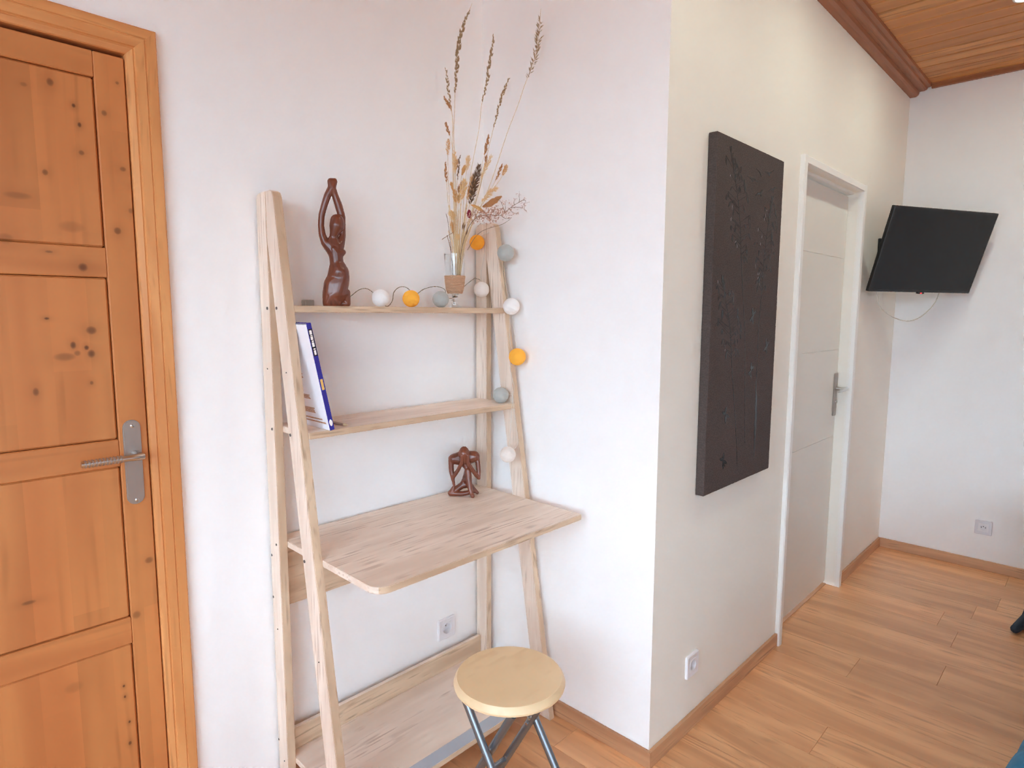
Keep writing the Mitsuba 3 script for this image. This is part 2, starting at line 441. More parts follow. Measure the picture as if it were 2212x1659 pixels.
ribs = [tube([(hx - .036 - .0072 * i, yl0 - .049, 1.0985), (hx - .0395 - .0072 * i, yl0 - .049, 1.0985)], .0092, 14) for i in range(11)]
put('ribbing', cat(ribs), 'mat_steel_dark', lv, smooth=30)

# ------------------------------------------------------------------ white door (door_2)
d2 = 'door_2'
tag(d2, kind='structure', label='flat white door with three thin horizontal grooves')
yl = 1.020
leaf = man(box(WX0 + .001, WX1 - .003, yl, yl + .04, .016, 2.042, .001))
for z in (1.7305, 1.2710, .8160):
    leaf -= man(box(WX0 - .1, WX1 + .1, yl - .01, yl + .0025, z - .0016, z + .0016, 0))
put('leaf', tri(leaf), 'mat_door_white', d2)
yf = .946
def jamb(sign, xin, xout):
    a = lambda d: xin + sign * d
    return prism(Polygon([(xin, yf + .003), (a(.003), yf), (xout - sign * .004, yf), (xout, yf + .004), (xout, YC), (a(.006), YC), (a(.006), 1.085), (xin - sign * .006, 1.085), (xin - sign * .006, 1.0195) if 0 else (a(.001), 1.085),
                          (a(.001), .985), (a(.0035), .983), (a(.0035), .977), (xin, .975)]), WZ + .033, 'z', 0)
put('jamb', jamb(1, WX1, WX1 + .034), 'mat_white_paint', d2)
put('jamb', jamb(-1, WX0, WX0 - .033), 'mat_white_paint', d2)
put('frame_head', prism(Polygon([(yf + .003, WZ), (yf, WZ + .003), (yf, WZ + .029), (yf + .004, WZ + .033), (YC, WZ + .033), (YC, WZ + .006), (1.06, WZ + .006), (1.06, WZ - .010), (1.0, WZ - .010), (.996, WZ - .002), (.985, WZ + .003), (.977, WZ + .003), (.975, WZ)]), WX1 - WX0 + .067, 'x', WX0 - .033), 'mat_white_paint', d2)
put('threshold', box(WX0, WX1, yl - .008, yl + .06, -.02, .0035, .001), 'mat_base_x', d2)
hx2 = 3.463
hk = put('handle_plate', cat(box(hx2 - .021, hx2 + .021, yl - .008, yl, .925, 1.148, .003)), 'mat_steel_dark', d2, label='narrow steel handle plate')
neck = tube([(hx2 + .004, yl - .006, 1.068), (hx2 + .004, yl - .052, 1.068)], .009, 14)
lev = tube(curve([(hx2 + .010, yl - .054, 1.068), (hx2 - .02, yl - .057, 1.068), (hx2 - .12, yl - .055, 1.066)], 12), np.linspace(.010, .007, 12), 12)
put('lever', cat(neck, lev), 'mat_steel', d2, smooth=40, label='steel lever handle')
put('lock', tube([(hx2 + .003, yl - .007, .999), (hx2 + .003, yl - .014, .999)], .009, 16), 'mat_steel', hk, smooth=30)
put('keyhole', tube([(hx2 + .003, yl - .0142, .999), (hx2 + .003, yl - .0146, .999)], .004, 10), 'mat_black', hk)

# ------------------------------------------------------------------ ceiling spotlights
scene['mat_lamp_ring'] = {'type': 'twosided', 'bsdf': {'type': 'principled', 'base_color': rgb(228, 226, 220), 'roughness': .4}}
for i, (x, y, lab) in enumerate(((3.43, .372, 'recessed ceiling spotlight glowing at the top right picture edge'), (2.49, .39, 'second recessed spotlight of the row above the corridor, outside the picture'),
                                 (1.55, .40, 'recessed spotlight of the row nearest the ladder desk, outside the picture'))):
    t = thing('ceiling_spotlight', lab, 'spotlight')
    put('ring', lathe([(.036, 0), (.047, 0), (.047, -.003), (.044, -.006), (.038, -.006), (.036, -.004)], 40).apply_transform(frame((x, y, ZC - .003), (1, 0, 0), (0, 1, 0), (0, 0, 1))), 'mat_lamp_ring', t, smooth=30)
    disc = trimesh.creation.cylinder(.034, .003, sections=32); disc.apply_translation((x, y, ZC - .0065))
    k = put('lamp', disc, 'mat_lamp_ring', t)
    scene[k]['emitter'] = {'type': 'area', 'radiance': {'type': 'rgb', 'value': [SPOT_RADIANCE * SPOT * c for c in SPOT_TINT]}}

# ------------------------------------------------------------------ ladder desk
ld = thing('ladder_desk', 'light oak ladder-shaped desk with two shelves against the white wall', 'desk')
X0, X1, TH = .767, 1.610, .025          # outer faces of the two side frames
def fy(z):                               # front edge of the slanted legs
    return 1.613 - .1605 * (1.708 - z)
YR0, YR1, ZT = 1.6655, 1.723, 1.772
def side(x):
    xa, xb = x, x + TH
    r = .018
    rear = Polygon([(YR0, 0), (YR1, 0), (YR1, ZT - r), (YR1 - r * .3, ZT - r * .3), (YR1 - r, ZT), (YR0, ZT)])
    rear = rear.union(Polygon())
    f0, f1, fw = fy(0), fy(ZT), .0625
    front = Polygon([(f0, 0), (f0 + fw, 0), (fy(1.75) + fw, 1.75), (f1 + fw, ZT), (f1, ZT)])
    front = front.intersection(Polygon([(0, -1), (YR0, -1), (YR0, 3), (0, 3)]))
    front = front.difference(Polygon([(f1 - .05, ZT - r), (fy(ZT - r), ZT - r), (fy(ZT - r * .3) + r * .3, ZT - r * .3), (f1 + r, ZT), (f1 + r, ZT + .1), (f1 - .05, ZT + .1)]))
    c = .0015
    out = []
    for poly in (rear, front):
        m = cat(prism(poly.buffer(-c), TH, 'x', xa), prism(poly, TH - 2 * c, 'x', xa + c))
        out.append(m)
    return out
for x in (X0, X1 - TH):
    a, b = side(x)
    put('rear_leg', a, 'mat_oak_z', ld)
    put('front_leg', b, 'mat_oak_z', ld)
XI0, XI1 = X0 + TH, X1 - TH
put('shelf', box(XI0, XI1, 1.574, 1.7165, 1.4490, 1.4675), 'mat_oak_x', ld)
put('shelf', box(XI0, XI1, fy(1.12) - .001, 1.7165, 1.1120, 1.1300), 'mat_oak_x', ld)
# desk top with rounded front corners
DZ = .7925
def rounded(x0, x1, y0, y1, rl, rr):
    P = Polygon([(x0, y0), (x1, y0), (x1, y1), (x0, y1)])
    cl = Polygon([(x0, y0), (x0 + rl, y0), (x0 + rl, y0 + rl), (x0, y0 + rl)]).difference(Point(x0 + rl, y0 + rl).buffer(rl, 16))
    cr = Polygon([(x1, y0), (x1 - rr, y0), (x1 - rr, y0 + rr), (x1, y0 + rr)]).difference(Point(x1 - rr, y0 + rr).buffer(rr, 12))
    return P.difference(cl).difference(cr)
dp = rounded(XI0, XI1, 1.210, 1.7265, .040, .006)
put('desk_top', cat(prism(dp, .0155, 'z', DZ - .01675), prism(dp.buffer(-.001), .018, 'z', DZ - .018)), 'mat_oak_x', ld, label='oak desk top with rounded left corner')
put('back_rail', box(XI0, XI1, 1.700, 1.718, .584, DZ - .018), 'mat_oak_x', ld)
put('bottom_shelf', box(XI0, XI1, 1.342, 1.7165, .099, .117), 'mat_oak_x', ld)
put('shelf_upstand', box(XI0, XI1, 1.700, 1.7165, .1172, .1865), 'mat_oak_x', ld)
put('edge_strip', box(XI0 + .002, XI1 - .002, 1.3425, 1.388, .1172, .1186, .0005), 'mat_strip', ld, label='grey strip along the front of the bottom shelf')
lb = put('sticker', box(XI1 - .0007, XI1, 1.352, 1.392, .046, .078, 0), 'mat_paper', ld, label='small white printed label')
for i, z in enumerate((.073, .069, .058, .0545, .051)):
    put('print', box(XI1 - .0010, XI1 - .0006, 1.355 + .004 * (i % 2), 1.387 - .003 * (i % 3), z - .0009, z + .0009, 0), 'mat_ink_grey', lb)
SC = [(577.7, 666, 4.2), (578, 796.6, 1.6), (588, 927, 3.6), (597.6, 666, 4.2), (618.6, 805, 1.6), (627.5, 940, 4.0), (597.2, 1176.6, 3.2), (587.5, 1199, 3.2), (590.8, 1289, 3.2), (657.9, 1213, 4.0), (600, 1358.8, 1.6), (689, 1430.8, 1.6), (602.8, 1596.7, 2.8), (615, 1643.8, 1.8)]
for u, v, r in SC:
    p = at(u, v, x=X0)
    rr = r * .00095
    m = lathe([(0, .0006), (rr * .55, .0006), (rr, .0012), (rr * 1.12, .0012), (rr * 1.12, 0), (0, 0)], 14).apply_transform(frame(p + [0, 0, 0], (0, 1, 0), (0, 0, 1), (-1, 0, 0)))
    put('screw' if r > 2 else 'pilot_hole', m, 'mat_screw' if r > 2 else 'mat_hole', ld, smooth=30)

# ------------------------------------------------------------------ statues
def local(u0, v0, px, ground, yaw_r, scale):
    """Figure frame: a along the picture's right, d away from the viewer, z up; (u, v) read from an enlargement."""
    rx = np.array([math.cos(yaw_r), -math.sin(yaw_r), 0]); dy = np.array([math.sin(yaw_r), math.cos(yaw_r), 0])
    def f(u, v, d, r):
        p = ground + rx * (u - u0) * scale + dy * d * scale + np.array([0, 0, (v0 - v) * scale])
        return (*p, r * scale)
    return f


sg = np.array([.955, 1.640, 1.4675])
L = local(915, 1452, 1, sg, math.atan2(sg[0], sg[1]), .000251)
J = dict(h1=L(890, 40, 0, 33), h2=L(934, 40, 0, 33), h3=L(890, 30, 0, 25), h4=L(937, 28, 0, 25), w=L(905, 110, 0, 44),
         la1=L(858, 190, 0, 40), la2=L(818, 300, 5, 37), la3=L(783, 420, 10, 35), la4=L(773, 530, 10, 34), la5=L(783, 640, 8, 40), la6=L(815, 730, 5, 48),
         ra1=L(935, 190, 15, 38), ra2=L(972, 300, 25, 44), ra3=L(1003, 420, 30, 42), ra4=L(1012, 530, 30, 33), ra5=L(1008, 640, 25, 36), ra6=L(980, 730, 15, 52),
         hd1=L(952, 480, -10, 78), hd2=L(948, 530, -14, 84), hd3=L(925, 600, -12, 58), nk=L(905, 665, 0, 44),
         ch1=L(870, 750, 0, 62), ch2=L(945, 760, 0, 66), ch3=L(925, 850, 0, 80), bl=L(905, 800, -48, 34), br=L(1002, 832, -20, 38),
         wa=L(935, 955, 0, 76), be=L(965, 1060, -8, 105), be2=L(985, 1120, -10, 90), bu=L(900, 1120, 6, 78), hip=L(880, 1200, 4, 98), hip2=L(960, 1190, 0, 108), th=L(850, 1310, 0, 86), th2=L(930, 1290, -10, 100),
         kn=L(830, 1410, -10, 66), kn2=L(870, 1330, -40, 60), b1=L(815, 1425, 0, 50), b2=L(900, 1420, 0, 55), b3=L(920, 1410, -30, 50),
         s1=L(1040, 1290, 5, 38), s2=L(1045, 1420, 30, 34), s3=L(960, 1330, 0, 60), s4=L(1020, 1420, 45, 34), s5=L(940, 1420, 30, 45), bk=L(800, 1425, 45, 34))
K = [('h1', 'h2', 'h3', 'h4'), ('h1', 'h2', 'w'), ('w', 'la1'), ('w', 'ra1'), ('la1', 'la2'), ('la2', 'la3'), ('la3', 'la4'), ('la4', 'la5'), ('la5', 'la6'), ('ra1', 'ra2'), ('ra2', 'ra3'), ('ra3', 'ra4'), ('ra4', 'ra5'), ('ra5', 'ra6'),
     ('hd1', 'hd2'), ('hd2', 'hd3'), ('hd3', 'nk'), ('nk', 'ch1', 'ch2'), ('la6', 'ch1', 'ch3'), ('ra6', 'ch2', 'ch3'), ('ch1', 'ch2', 'ch3'), ('ch3', 'bl'), ('ch3', 'br'), ('ch3', 'wa'), ('wa', 'be'), ('wa', 'bu'), ('be', 'be2', 'bu'),
     ('bu', 'hip', 'hip2', 'be2'), ('hip', 'hip2', 'th', 'th2'), ('th', 'kn', 'b1'), ('th', 'th2', 'kn2', 'b2'), ('kn2', 'kn', 'b2', 'b3'), ('th2', 's3', 's1'), ('s1', 's2', 's4'), ('s3', 's1', 'b2'), ('b2', 's5', 'b1', 'bk'), ('hip', 'bk', 'b1'), ('s4', 's5', 's2')]
body = bones(J, K, .0045, 10)
body = tri(man(body).trim_by_plane([0., 0., 1.], sg[2])) if man(body).status() == m3.Error.NoError else body
st1 = put('carved_statue', body, 'mat_statue', label='tall dark wooden statue of a kneeling woman with arms raised, on the top shelf', cat='statue', smooth=True)

sg2 = at(1003, 1070, z=DZ); sg2[2] = DZ
L = local(440, 855, 1, sg2, math.atan2(sg2[0], sg2[1]), .000242)
J = dict(hd0=L(440, 165, -40, 66), hd1=L(440, 200, -50, 84), hd2=L(448, 280, -60, 50), hd3=L(455, 330, -50, 34), sl=L(285, 300, 20, 76), sl2=L(255, 290, 20, 50), sm=L(440, 330, 40, 84), sm2=L(420, 250, 40, 70), sr=L(590, 270, 30, 84), sr2=L(630, 300, 25, 40),
         lu1=L(245, 330, 5, 40), lu2=L(250, 470, -5, 38), le=L(268, 570, -25, 30), lt=L(290, 690, -40, 15), lf1=L(290, 540, -40, 32), lf2=L(350, 450, -60, 28), lf3=L(405, 330, -95, 27), lf4=L(412, 215, -115, 24),
         ru1=L(640, 340, 5, 36), ru2=L(655, 470, -15, 32), re=L(655, 580, -40, 26), rf1=L(615, 530, -50, 32), rf2=L(555, 440, -70, 30), rf3=L(497, 330, -100, 26), rf4=L(490, 215, -115, 24),
         kn=L(495, 470, -25, 50), kn2=L(480, 440, -15, 34), sh1=L(505, 590, -45, 48), sh2=L(520, 710, -75, 36), ft=L(545, 800, -100, 34), ft2=L(565, 828, -125, 30), ba1=L(470, 540, 30, 40), ba2=L(450, 640, 40, 50),
         hp=L(420, 700, 30, 56), hp2=L(500, 690, 20, 54), lk=L(262, 800, -10, 54), lk2=L(240, 810, -15, 46), lm=L(350, 740, 10, 48), lf=L(400, 815, -50, 36), lf5=L(500, 800, -50, 34), rt=L(600, 790, 10, 32), rt2=L(635, 815, -5, 24))
K = [('hd0', 'hd1'), ('hd1', 'hd2'), ('hd2', 'hd3'), ('sl', 'sm', 'sm2'), ('sl', 'sl2'), ('sm', 'sr', 'sm2'), ('sr', 'sr2'), ('hd1', 'sm2'), ('sl2', 'lu1'), ('lu1', 'lu2'), ('lu2', 'le'), ('le', 'lt'), ('le', 'lf1'), ('lf1', 'lf2'), ('lf2', 'lf3'), ('lf3', 'lf4'),
     ('sr2', 'ru1'), ('ru1', 'ru2'), ('ru2', 're'), ('re', 'rf1'), ('rf1', 'rf2'), ('rf2', 'rf3'), ('rf3', 'rf4'), ('kn', 'kn2'), ('kn', 'sh1'), ('sh1', 'sh2'), ('sh2', 'ft'), ('ft', 'ft2'), ('kn', 'ba1'), ('ba1', 'ba2'), ('ba2', 'hp'), ('sm', 'kn2'), ('sh1', 'ba2', 'hp2'),
     ('hp', 'hp2'), ('hp', 'lm'), ('lm', 'lk'), ('lk', 'lk2'), ('lk2', 'lf'), ('lf', 'lf5'), ('hp2', 'rt'), ('rt', 'rt2'), ('lt', 'lk'), ('lf5', 'rt')]
body2 = bones(J, K, .0035, 8)
st2 = put('carved_statue', body2, 'mat_statue', label='small dark wooden figure resting its face in its hands, on the desk top', cat='statue', smooth=True)

# ------------------------------------------------------------------ book and pencil on the middle shelf
bk = thing('book', 'thin white-covered book with a blue spine leaning on the middle shelf', 'book')
SZ = 1.130
lean = math.atan2(.060, .290)
bM = frame(np.array([.8494, 1.508, SZ + .0004]), (math.cos(lean), 0, math.sin(lean)), (0, 1, 0), (-math.sin(lean), 0, math.cos(lean)))   # local: x thickness, y into the shelf, z up the spine
bT, bD, bH = .0135, .200, .296
put('cover', move(cat(box(0, .0015, .001, bD, 0, bH, .0004)), bM), 'mat_cover', bk)
put('cover', move(cat(box(bT - .0015, bT, .001, bD, 0, bH, .0004)), bM), 'mat_spine', bk)
put('pages', move(box(.0016, bT - .0016, .003, bD - .003, .003, bH - .003, .0003), bM), 'mat_paper', bk)
sp = put('spine', move(box(0, bT, -.0008, .001, 0, bH, .0005), bM), 'mat_spine', bk, label='dark blue spine with white lettering')
put('cover_top_band', move(box(-.0003, .0005, .002, bD, bH - .003, bH + .0004, 0), bM), 'mat_ink_grey', bk)
zz = bH - .028
put('title_panel', move(box(.0012, bT - .0012, -.0011, -.0009, bH - .088, bH - .016, 0), bM), 'mat_black', sp)
def spine_text(s, h, z, key):
    m = meshkit.text_mesh(s, h, .0004, True)
    w = m.bounds[1][0]
    return w
x_letters = []
zt = bH - .019
for wd, gap in ((.011, .0015), (.0028, .001), (.0095, .0015), (.004, .001), (.012, .004), (.004, .001), (.013, .001)):
    x_letters.append(box(.0030 + .001 * (gap < .0012), bT - .0035, -.0015, -.0010, zt - wd, zt, .0004)); zt -= wd + gap
put('title_lettering', move(cat(x_letters), bM), 'mat_paper', sp)
put('emblem', move(box(.003, bT - .003, -.0013, -.0008, bH - .182, bH - .152, .0004), bM), 'mat_ink_yellow', sp)
put('number_disc', move(lathe([(0, 0), (.0048, 0), (.0048, .0005), (0, .0005)], 20).apply_transform(frame((bT / 2, -.0008, .021), (1, 0, 0), (0, 0, 2.0), (0, -1, 0))), bM), 'mat_paper', sp)
# printed bands of the cover (left face)
def printed(y0, y1, z0, z1, mat, nm='printed_band', th=.0003):
    put(nm, move(box(-th, .0001, y0, y1, z0, z1, 0), bM), mat, bk)
for z0, z1, y0 in ((.192, .205, .105), (.172, .181, .100), (.143, .156, .085), (.122, .129, .100), (.083, .096, .070), (.043, .059, .060)):
    for i in range(4):
        h = (z1 - z0) / 4
        printed(y0 + .006 * ((i * 7) % 3) / 2, .197, z0 + i * h + .0004, z0 + (i + 1) * h - .0003, 'mat_ink_brown')
printed(.03, .197, .026, .030, 'mat_ink_brown'); printed(.014, .197, .017, .021, 'mat_ink_brown')
put('round_motif', move(lathe([(0, 0), (.032, 0), (.032, .0003), (0, .0003)], 28).apply_transform(frame((0, .150, .245), (0, 1, 0), (0, 0, .9), (-1, 0, 0))), bM), 'mat_ink_yellow', bk)
printed(.160, .197, .026, .046, 'mat_ink_orange', 'printed_motif')
printed(.118, .124, .276, .278, 'mat_ink_grey', 'printed_word')
pc = thing('pencil', 'short pale wooden pencil lying behind the leaning book', 'pencil')
pa, pb = np.array([.9165, 1.530, SZ + .0042]), np.array([.908, 1.655, SZ + .0042])
dirp = (pb - pa) / np.linalg.norm(pb - pa)
put('barrel', tube([pa + dirp * .018, pb], .0040, 6), 'mat_pencil', pc)
put('point', tube([pa, pa + dirp * .012, pa + dirp * .018], [.0006, .0030, .0040], 10), 'mat_straw', pc, smooth=30, label='sharpened pale point')

# ------------------------------------------------------------------ string of cotton ball lights
sl = thing('string_light', 'string of ten cotton ball lights along the top shelf and down the right ladder leg', 'string light')
def ball_mesh(c, r, seed):
    s = trimesh.creation.icosphere(4, 1.0)
    v = s.vertices
    rg = np.random.default_rng(seed)
    h = np.zeros(len(v))
    for i in range(9):
        ax = rg.normal(size=3); ax /= np.linalg.norm(ax)
        w = rg.uniform(-.7, .7)
        t = v @ ax - w
        h += np.exp(-(t / .05) ** 2) * rg.uniform(.4, 1) * (0.5 + meshkit.noise(v * 3 + seed, i))
    h = h * .012 + .02 * meshkit.fbm(v * 6 + seed * 3.1, 3)
    s.vertices = np.asarray(c) + v * r * (.985 + h)[:, None]
    return s
BALLS = [((822, 641), 'y', 1.640, .0270, 'white'), ((888, 645), 'y', 1.640, .0272, 'orange'), ((952, 645), 'y', 1.645, .0278, 'grey'),
         ((1030.4, 523.6), 'x', 1.558, .0270, 'deep'), ((1092.3, 546.3), 'yz', (1.560, 1.600), .0295, 'grey'), ((1040.2, 625.3), 'x', 1.556, .0280, 'cream'),
         ((1104.5, 661.9), 'yz', 1.543, .0295, 'white'), ((1117.4, 770.7), 'yz', 1.515, .0300, 'orange'), ((1081.9, 853.4), 'x', 1.555, .0285, 'grey'), ((1097, 981.8), 'yz', 1.462, .0275, 'cream')]
names = {'white': 'white', 'orange': 'orange', 'grey': 'grey', 'deep': 'deep orange', 'cream': 'off-white'}
for i, ((u, v), ax, val, r, col) in enumerate(BALLS):
    if ax == 'y':
        c = at(u, v, y=val)
        c[2] = max(c[2], 1.4675 + r)
        c[2] = 1.4675 + r * 1.005
    elif ax == 'x':
        c = at(u, v, x=val)
    else:
        c = at(u, v, y=val if not isinstance(val, tuple) else val[0])
    put('cotton_ball', ball_mesh(c, r, i + 3), 'mat_ball_' + col, sl, smooth=True, label=f'{names[col]} cotton ball')
def cord(pts, mat='mat_cord', r=.0011, **k):
    put('cord', tube(curve(pts, max(24, 8 * len(pts))), r, 6), mat, sl, smooth=True)
Y = 1.672
cord([at(u, v, y=y) for u, v, y in ((722, 655, 1.68), (738.6, 650, Y), (759, 639, Y), (771, 629, Y), (781.6, 624, Y), (793, 624, Y), (806, 632, 1.655), (816, 640, 1.645))])
cord([at(u, v, y=y) for u, v, y in ((830, 656, 1.645), (840, 660, Y), (848, 648, Y), (850, 634, Y), (860, 622, Y), (875, 620, Y), (886, 628, 1.655), (890, 638, 1.645))])
cord([at(u, v, y=y) for u, v, y in ((895, 640, 1.645), (905, 632, 1.665), (915, 625, Y), (927, 621, Y), (949, 620, Y), (961, 626, 1.66), (962, 636, 1.65))])
cord([at(u, v, y=y) for u, v, y in ((966, 644, 1.66), (985, 640, 1.69), (1007, 615, 1.69), (1020, 605, 1.67))] + [at(u, v, x=x) for u, v, x in ((1030, 602, 1.572), (1038, 606, 1.566), (1040, 614, 1.556))], 'mat_cord', .0010)
cord([at(u, v, x=x) for u, v, x in ((1039, 610, 1.560), (1038, 596, 1.575), (1041.8, 576.5, 1.582), (1046, 552, 1.582), (1049, 530, 1.582), (1047, 514, 1.578), (1040, 512, 1.568), (1036, 518, 1.558))], 'mat_cord_pale', .0010)
cord([at(u, v, x=x) for u, v, x in ((1036, 516, 1.562), (1046, 506, 1.578), (1056, 503, 1.5835))], 'mat_cord_pale', .0010)
def legp(u, v, dy=.002):
    p = at(u, v, y=1.55)
    for _ in range(4):
        p = at(u, v, y=fy(p[2]) - dy)
    return p
cord([legp(1088, 560, .006), legp(1088, 590), legp(1091, 614), legp(1094, 640), legp(1099, 655, .01)], 'mat_cord', .0010)
cord([legp(1102, 676, .01), legp(1101, 700), legp(1101, 722), legp(1102, 740), legp(1106, 753, .006), legp(1112, 762, .012)], 'mat_cord_pale', .0010)
cord([legp(1106, 784, .01), legp(1102, 794), legp(1105, 810), legp(1108, 824), legp(1110.5, 838), legp(1107, 850), legp(1100, 853, .008), at(1088, 854, x=1.565)], 'mat_cord_pale', .0010)
cord([legp(1107, 850), legp(1106.5, 868), legp(1105.6, 884), legp(1104, 905), legp(1103, 925), legp(1101, 950), legp(1099, 966, .008)], 'mat_cord_pale', .0010)
cord([legp(1107, 852), legp(1110, 885), legp(1113, 910), legp(1116.5, 932), legp(1119, 950), legp(1117, 962), legp(1106, 972, .012)], 'mat_cord_pale', .0009)
cord([legp(1092, 610, .004), legp(1100, 650, .016), legp(1108, 700, .012), legp(1113, 735, .012), legp(1115, 752, .012)], 'mat_cord_pale', .0008)
bx = at(666, 657, y=1.69)
put('battery_box', box(bx[0] - .014, bx[0] + .014, 1.68, 1.705, 1.4678, 1.486, .002), 'mat_box', sl, label='small grey battery box')

# ------------------------------------------------------------------ vase and dried bouquet
VB = np.array([1.4110, 1.6400, 1.4675])
vs = thing('glass_vase', 'footed glass vase wrapped in rope on the right end of the top shelf', 'vase')
S = 1 / 628.                             # metres to a pixel at the vase
def vt(m):
    m.apply_translation(VB); return m
bowl = [(.0, .046), (.014, .046), (.022, .050), (.0265, .060), (.0300, .085), (.0325, .112), (.0340, .150), (.0352, .182), (.0342, .1825), (.0328, .150), (.0312, .112), (.0286, .085), (.0252, .063), (.020, .055), (.0, .053)]
foot = [(.0, .0003), (.0205, .0003), (.0212, .0020), (.0190, .0045), (.0110, .0085), (.0068, .0140), (.0066, .020), (.0098, .0245), (.0102, .0275), (.0072, .0315), (.0080, .0370), (.0140, .0455), (.0, .0458)]
put('bowl', vt(lathe(bowl, 56)), 'mat_glass', vs, smooth=30, label='clear glass bowl')
put('foot', vt(lathe(foot, 48)), 'mat_glass', vs, smooth=35, label='turned glass foot')
coils = []
for i in range(15):
    z = .0505 + i * .0040
    r = np.interp(z, [.046, .050, .060, .085, .112], [.0190, .0225, .0270, .0305, .0330]) + .0018
    a = np.linspace(0, 2 * np.pi, 49)
    t = tube(np.stack([VB[0] + r * np.cos(a), VB[1] + r * np.sin(a), VB[2] + z + .0003 * np.sin(5 * a + i)], 1), .0022, 6, False)
    coils.append(t)
put('rope_wrap', cat(coils), 'mat_rope', vs, smooth=True, label='brown rope wrapped round the bowl')

bq = thing('dried_bouquet', 'tall bouquet of dried grasses and flowers standing in the glass vase', 'dried flowers')
PN = np.array([math.sin(YAW), math.cos(YAW), 0])
def bqp(u, v, d=0.):
    return on_plane(u, v, VB + PN * d, PN)
def spikelets(path, width, n, ln, seed, fluffy=False):
    """Small pointed grains or bristles along a stem."""
    rg = np.random.default_rng(seed)
    P = curve(path, 60)
    out = []
    octa = trimesh.Trimesh([[0, 0, 0], [.28, 0, .4], [0, .28, .4], [-.28, 0, .4], [0, -.28, .4], [0, 0, 1]],
                           [[0, 2, 1], [0, 3, 2], [0, 4, 3], [0, 1, 4], [5, 1, 2], [5, 2, 3], [5, 3, 4], [5, 4, 1]], process=False)
    for i in range(n):
        s = (i + rg.uniform(0, 1)) / n
        j = min(int(s * 59), 58)
        t = P[j + 1] - P[j]; t /= np.linalg.norm(t)
        side = rg.normal(size=3); side -= t * (side @ t); side /= np.linalg.norm(side)
        taper = math.sin(math.pi * min(max(s, .04), .97)) ** .6
        dirn = t * (1.0 if not fluffy else .9) + side * (.45 if not fluffy else .8); dirn /= np.linalg.norm(dirn)
        o = P[j] + side * width * taper * rg.uniform(.1, .75)
        a = np.cross(dirn, [.3, .2, .9]); a /= np.linalg.norm(a); b = np.cross(dirn, a)
        l = ln * rg.uniform(.7, 1.25) * (.5 + .5 * taper)
        w = l * (.9 if not fluffy else .35)
        out.append(move(octa, frame(o, a * w, b * w, dirn * l)))
    return cat(out)
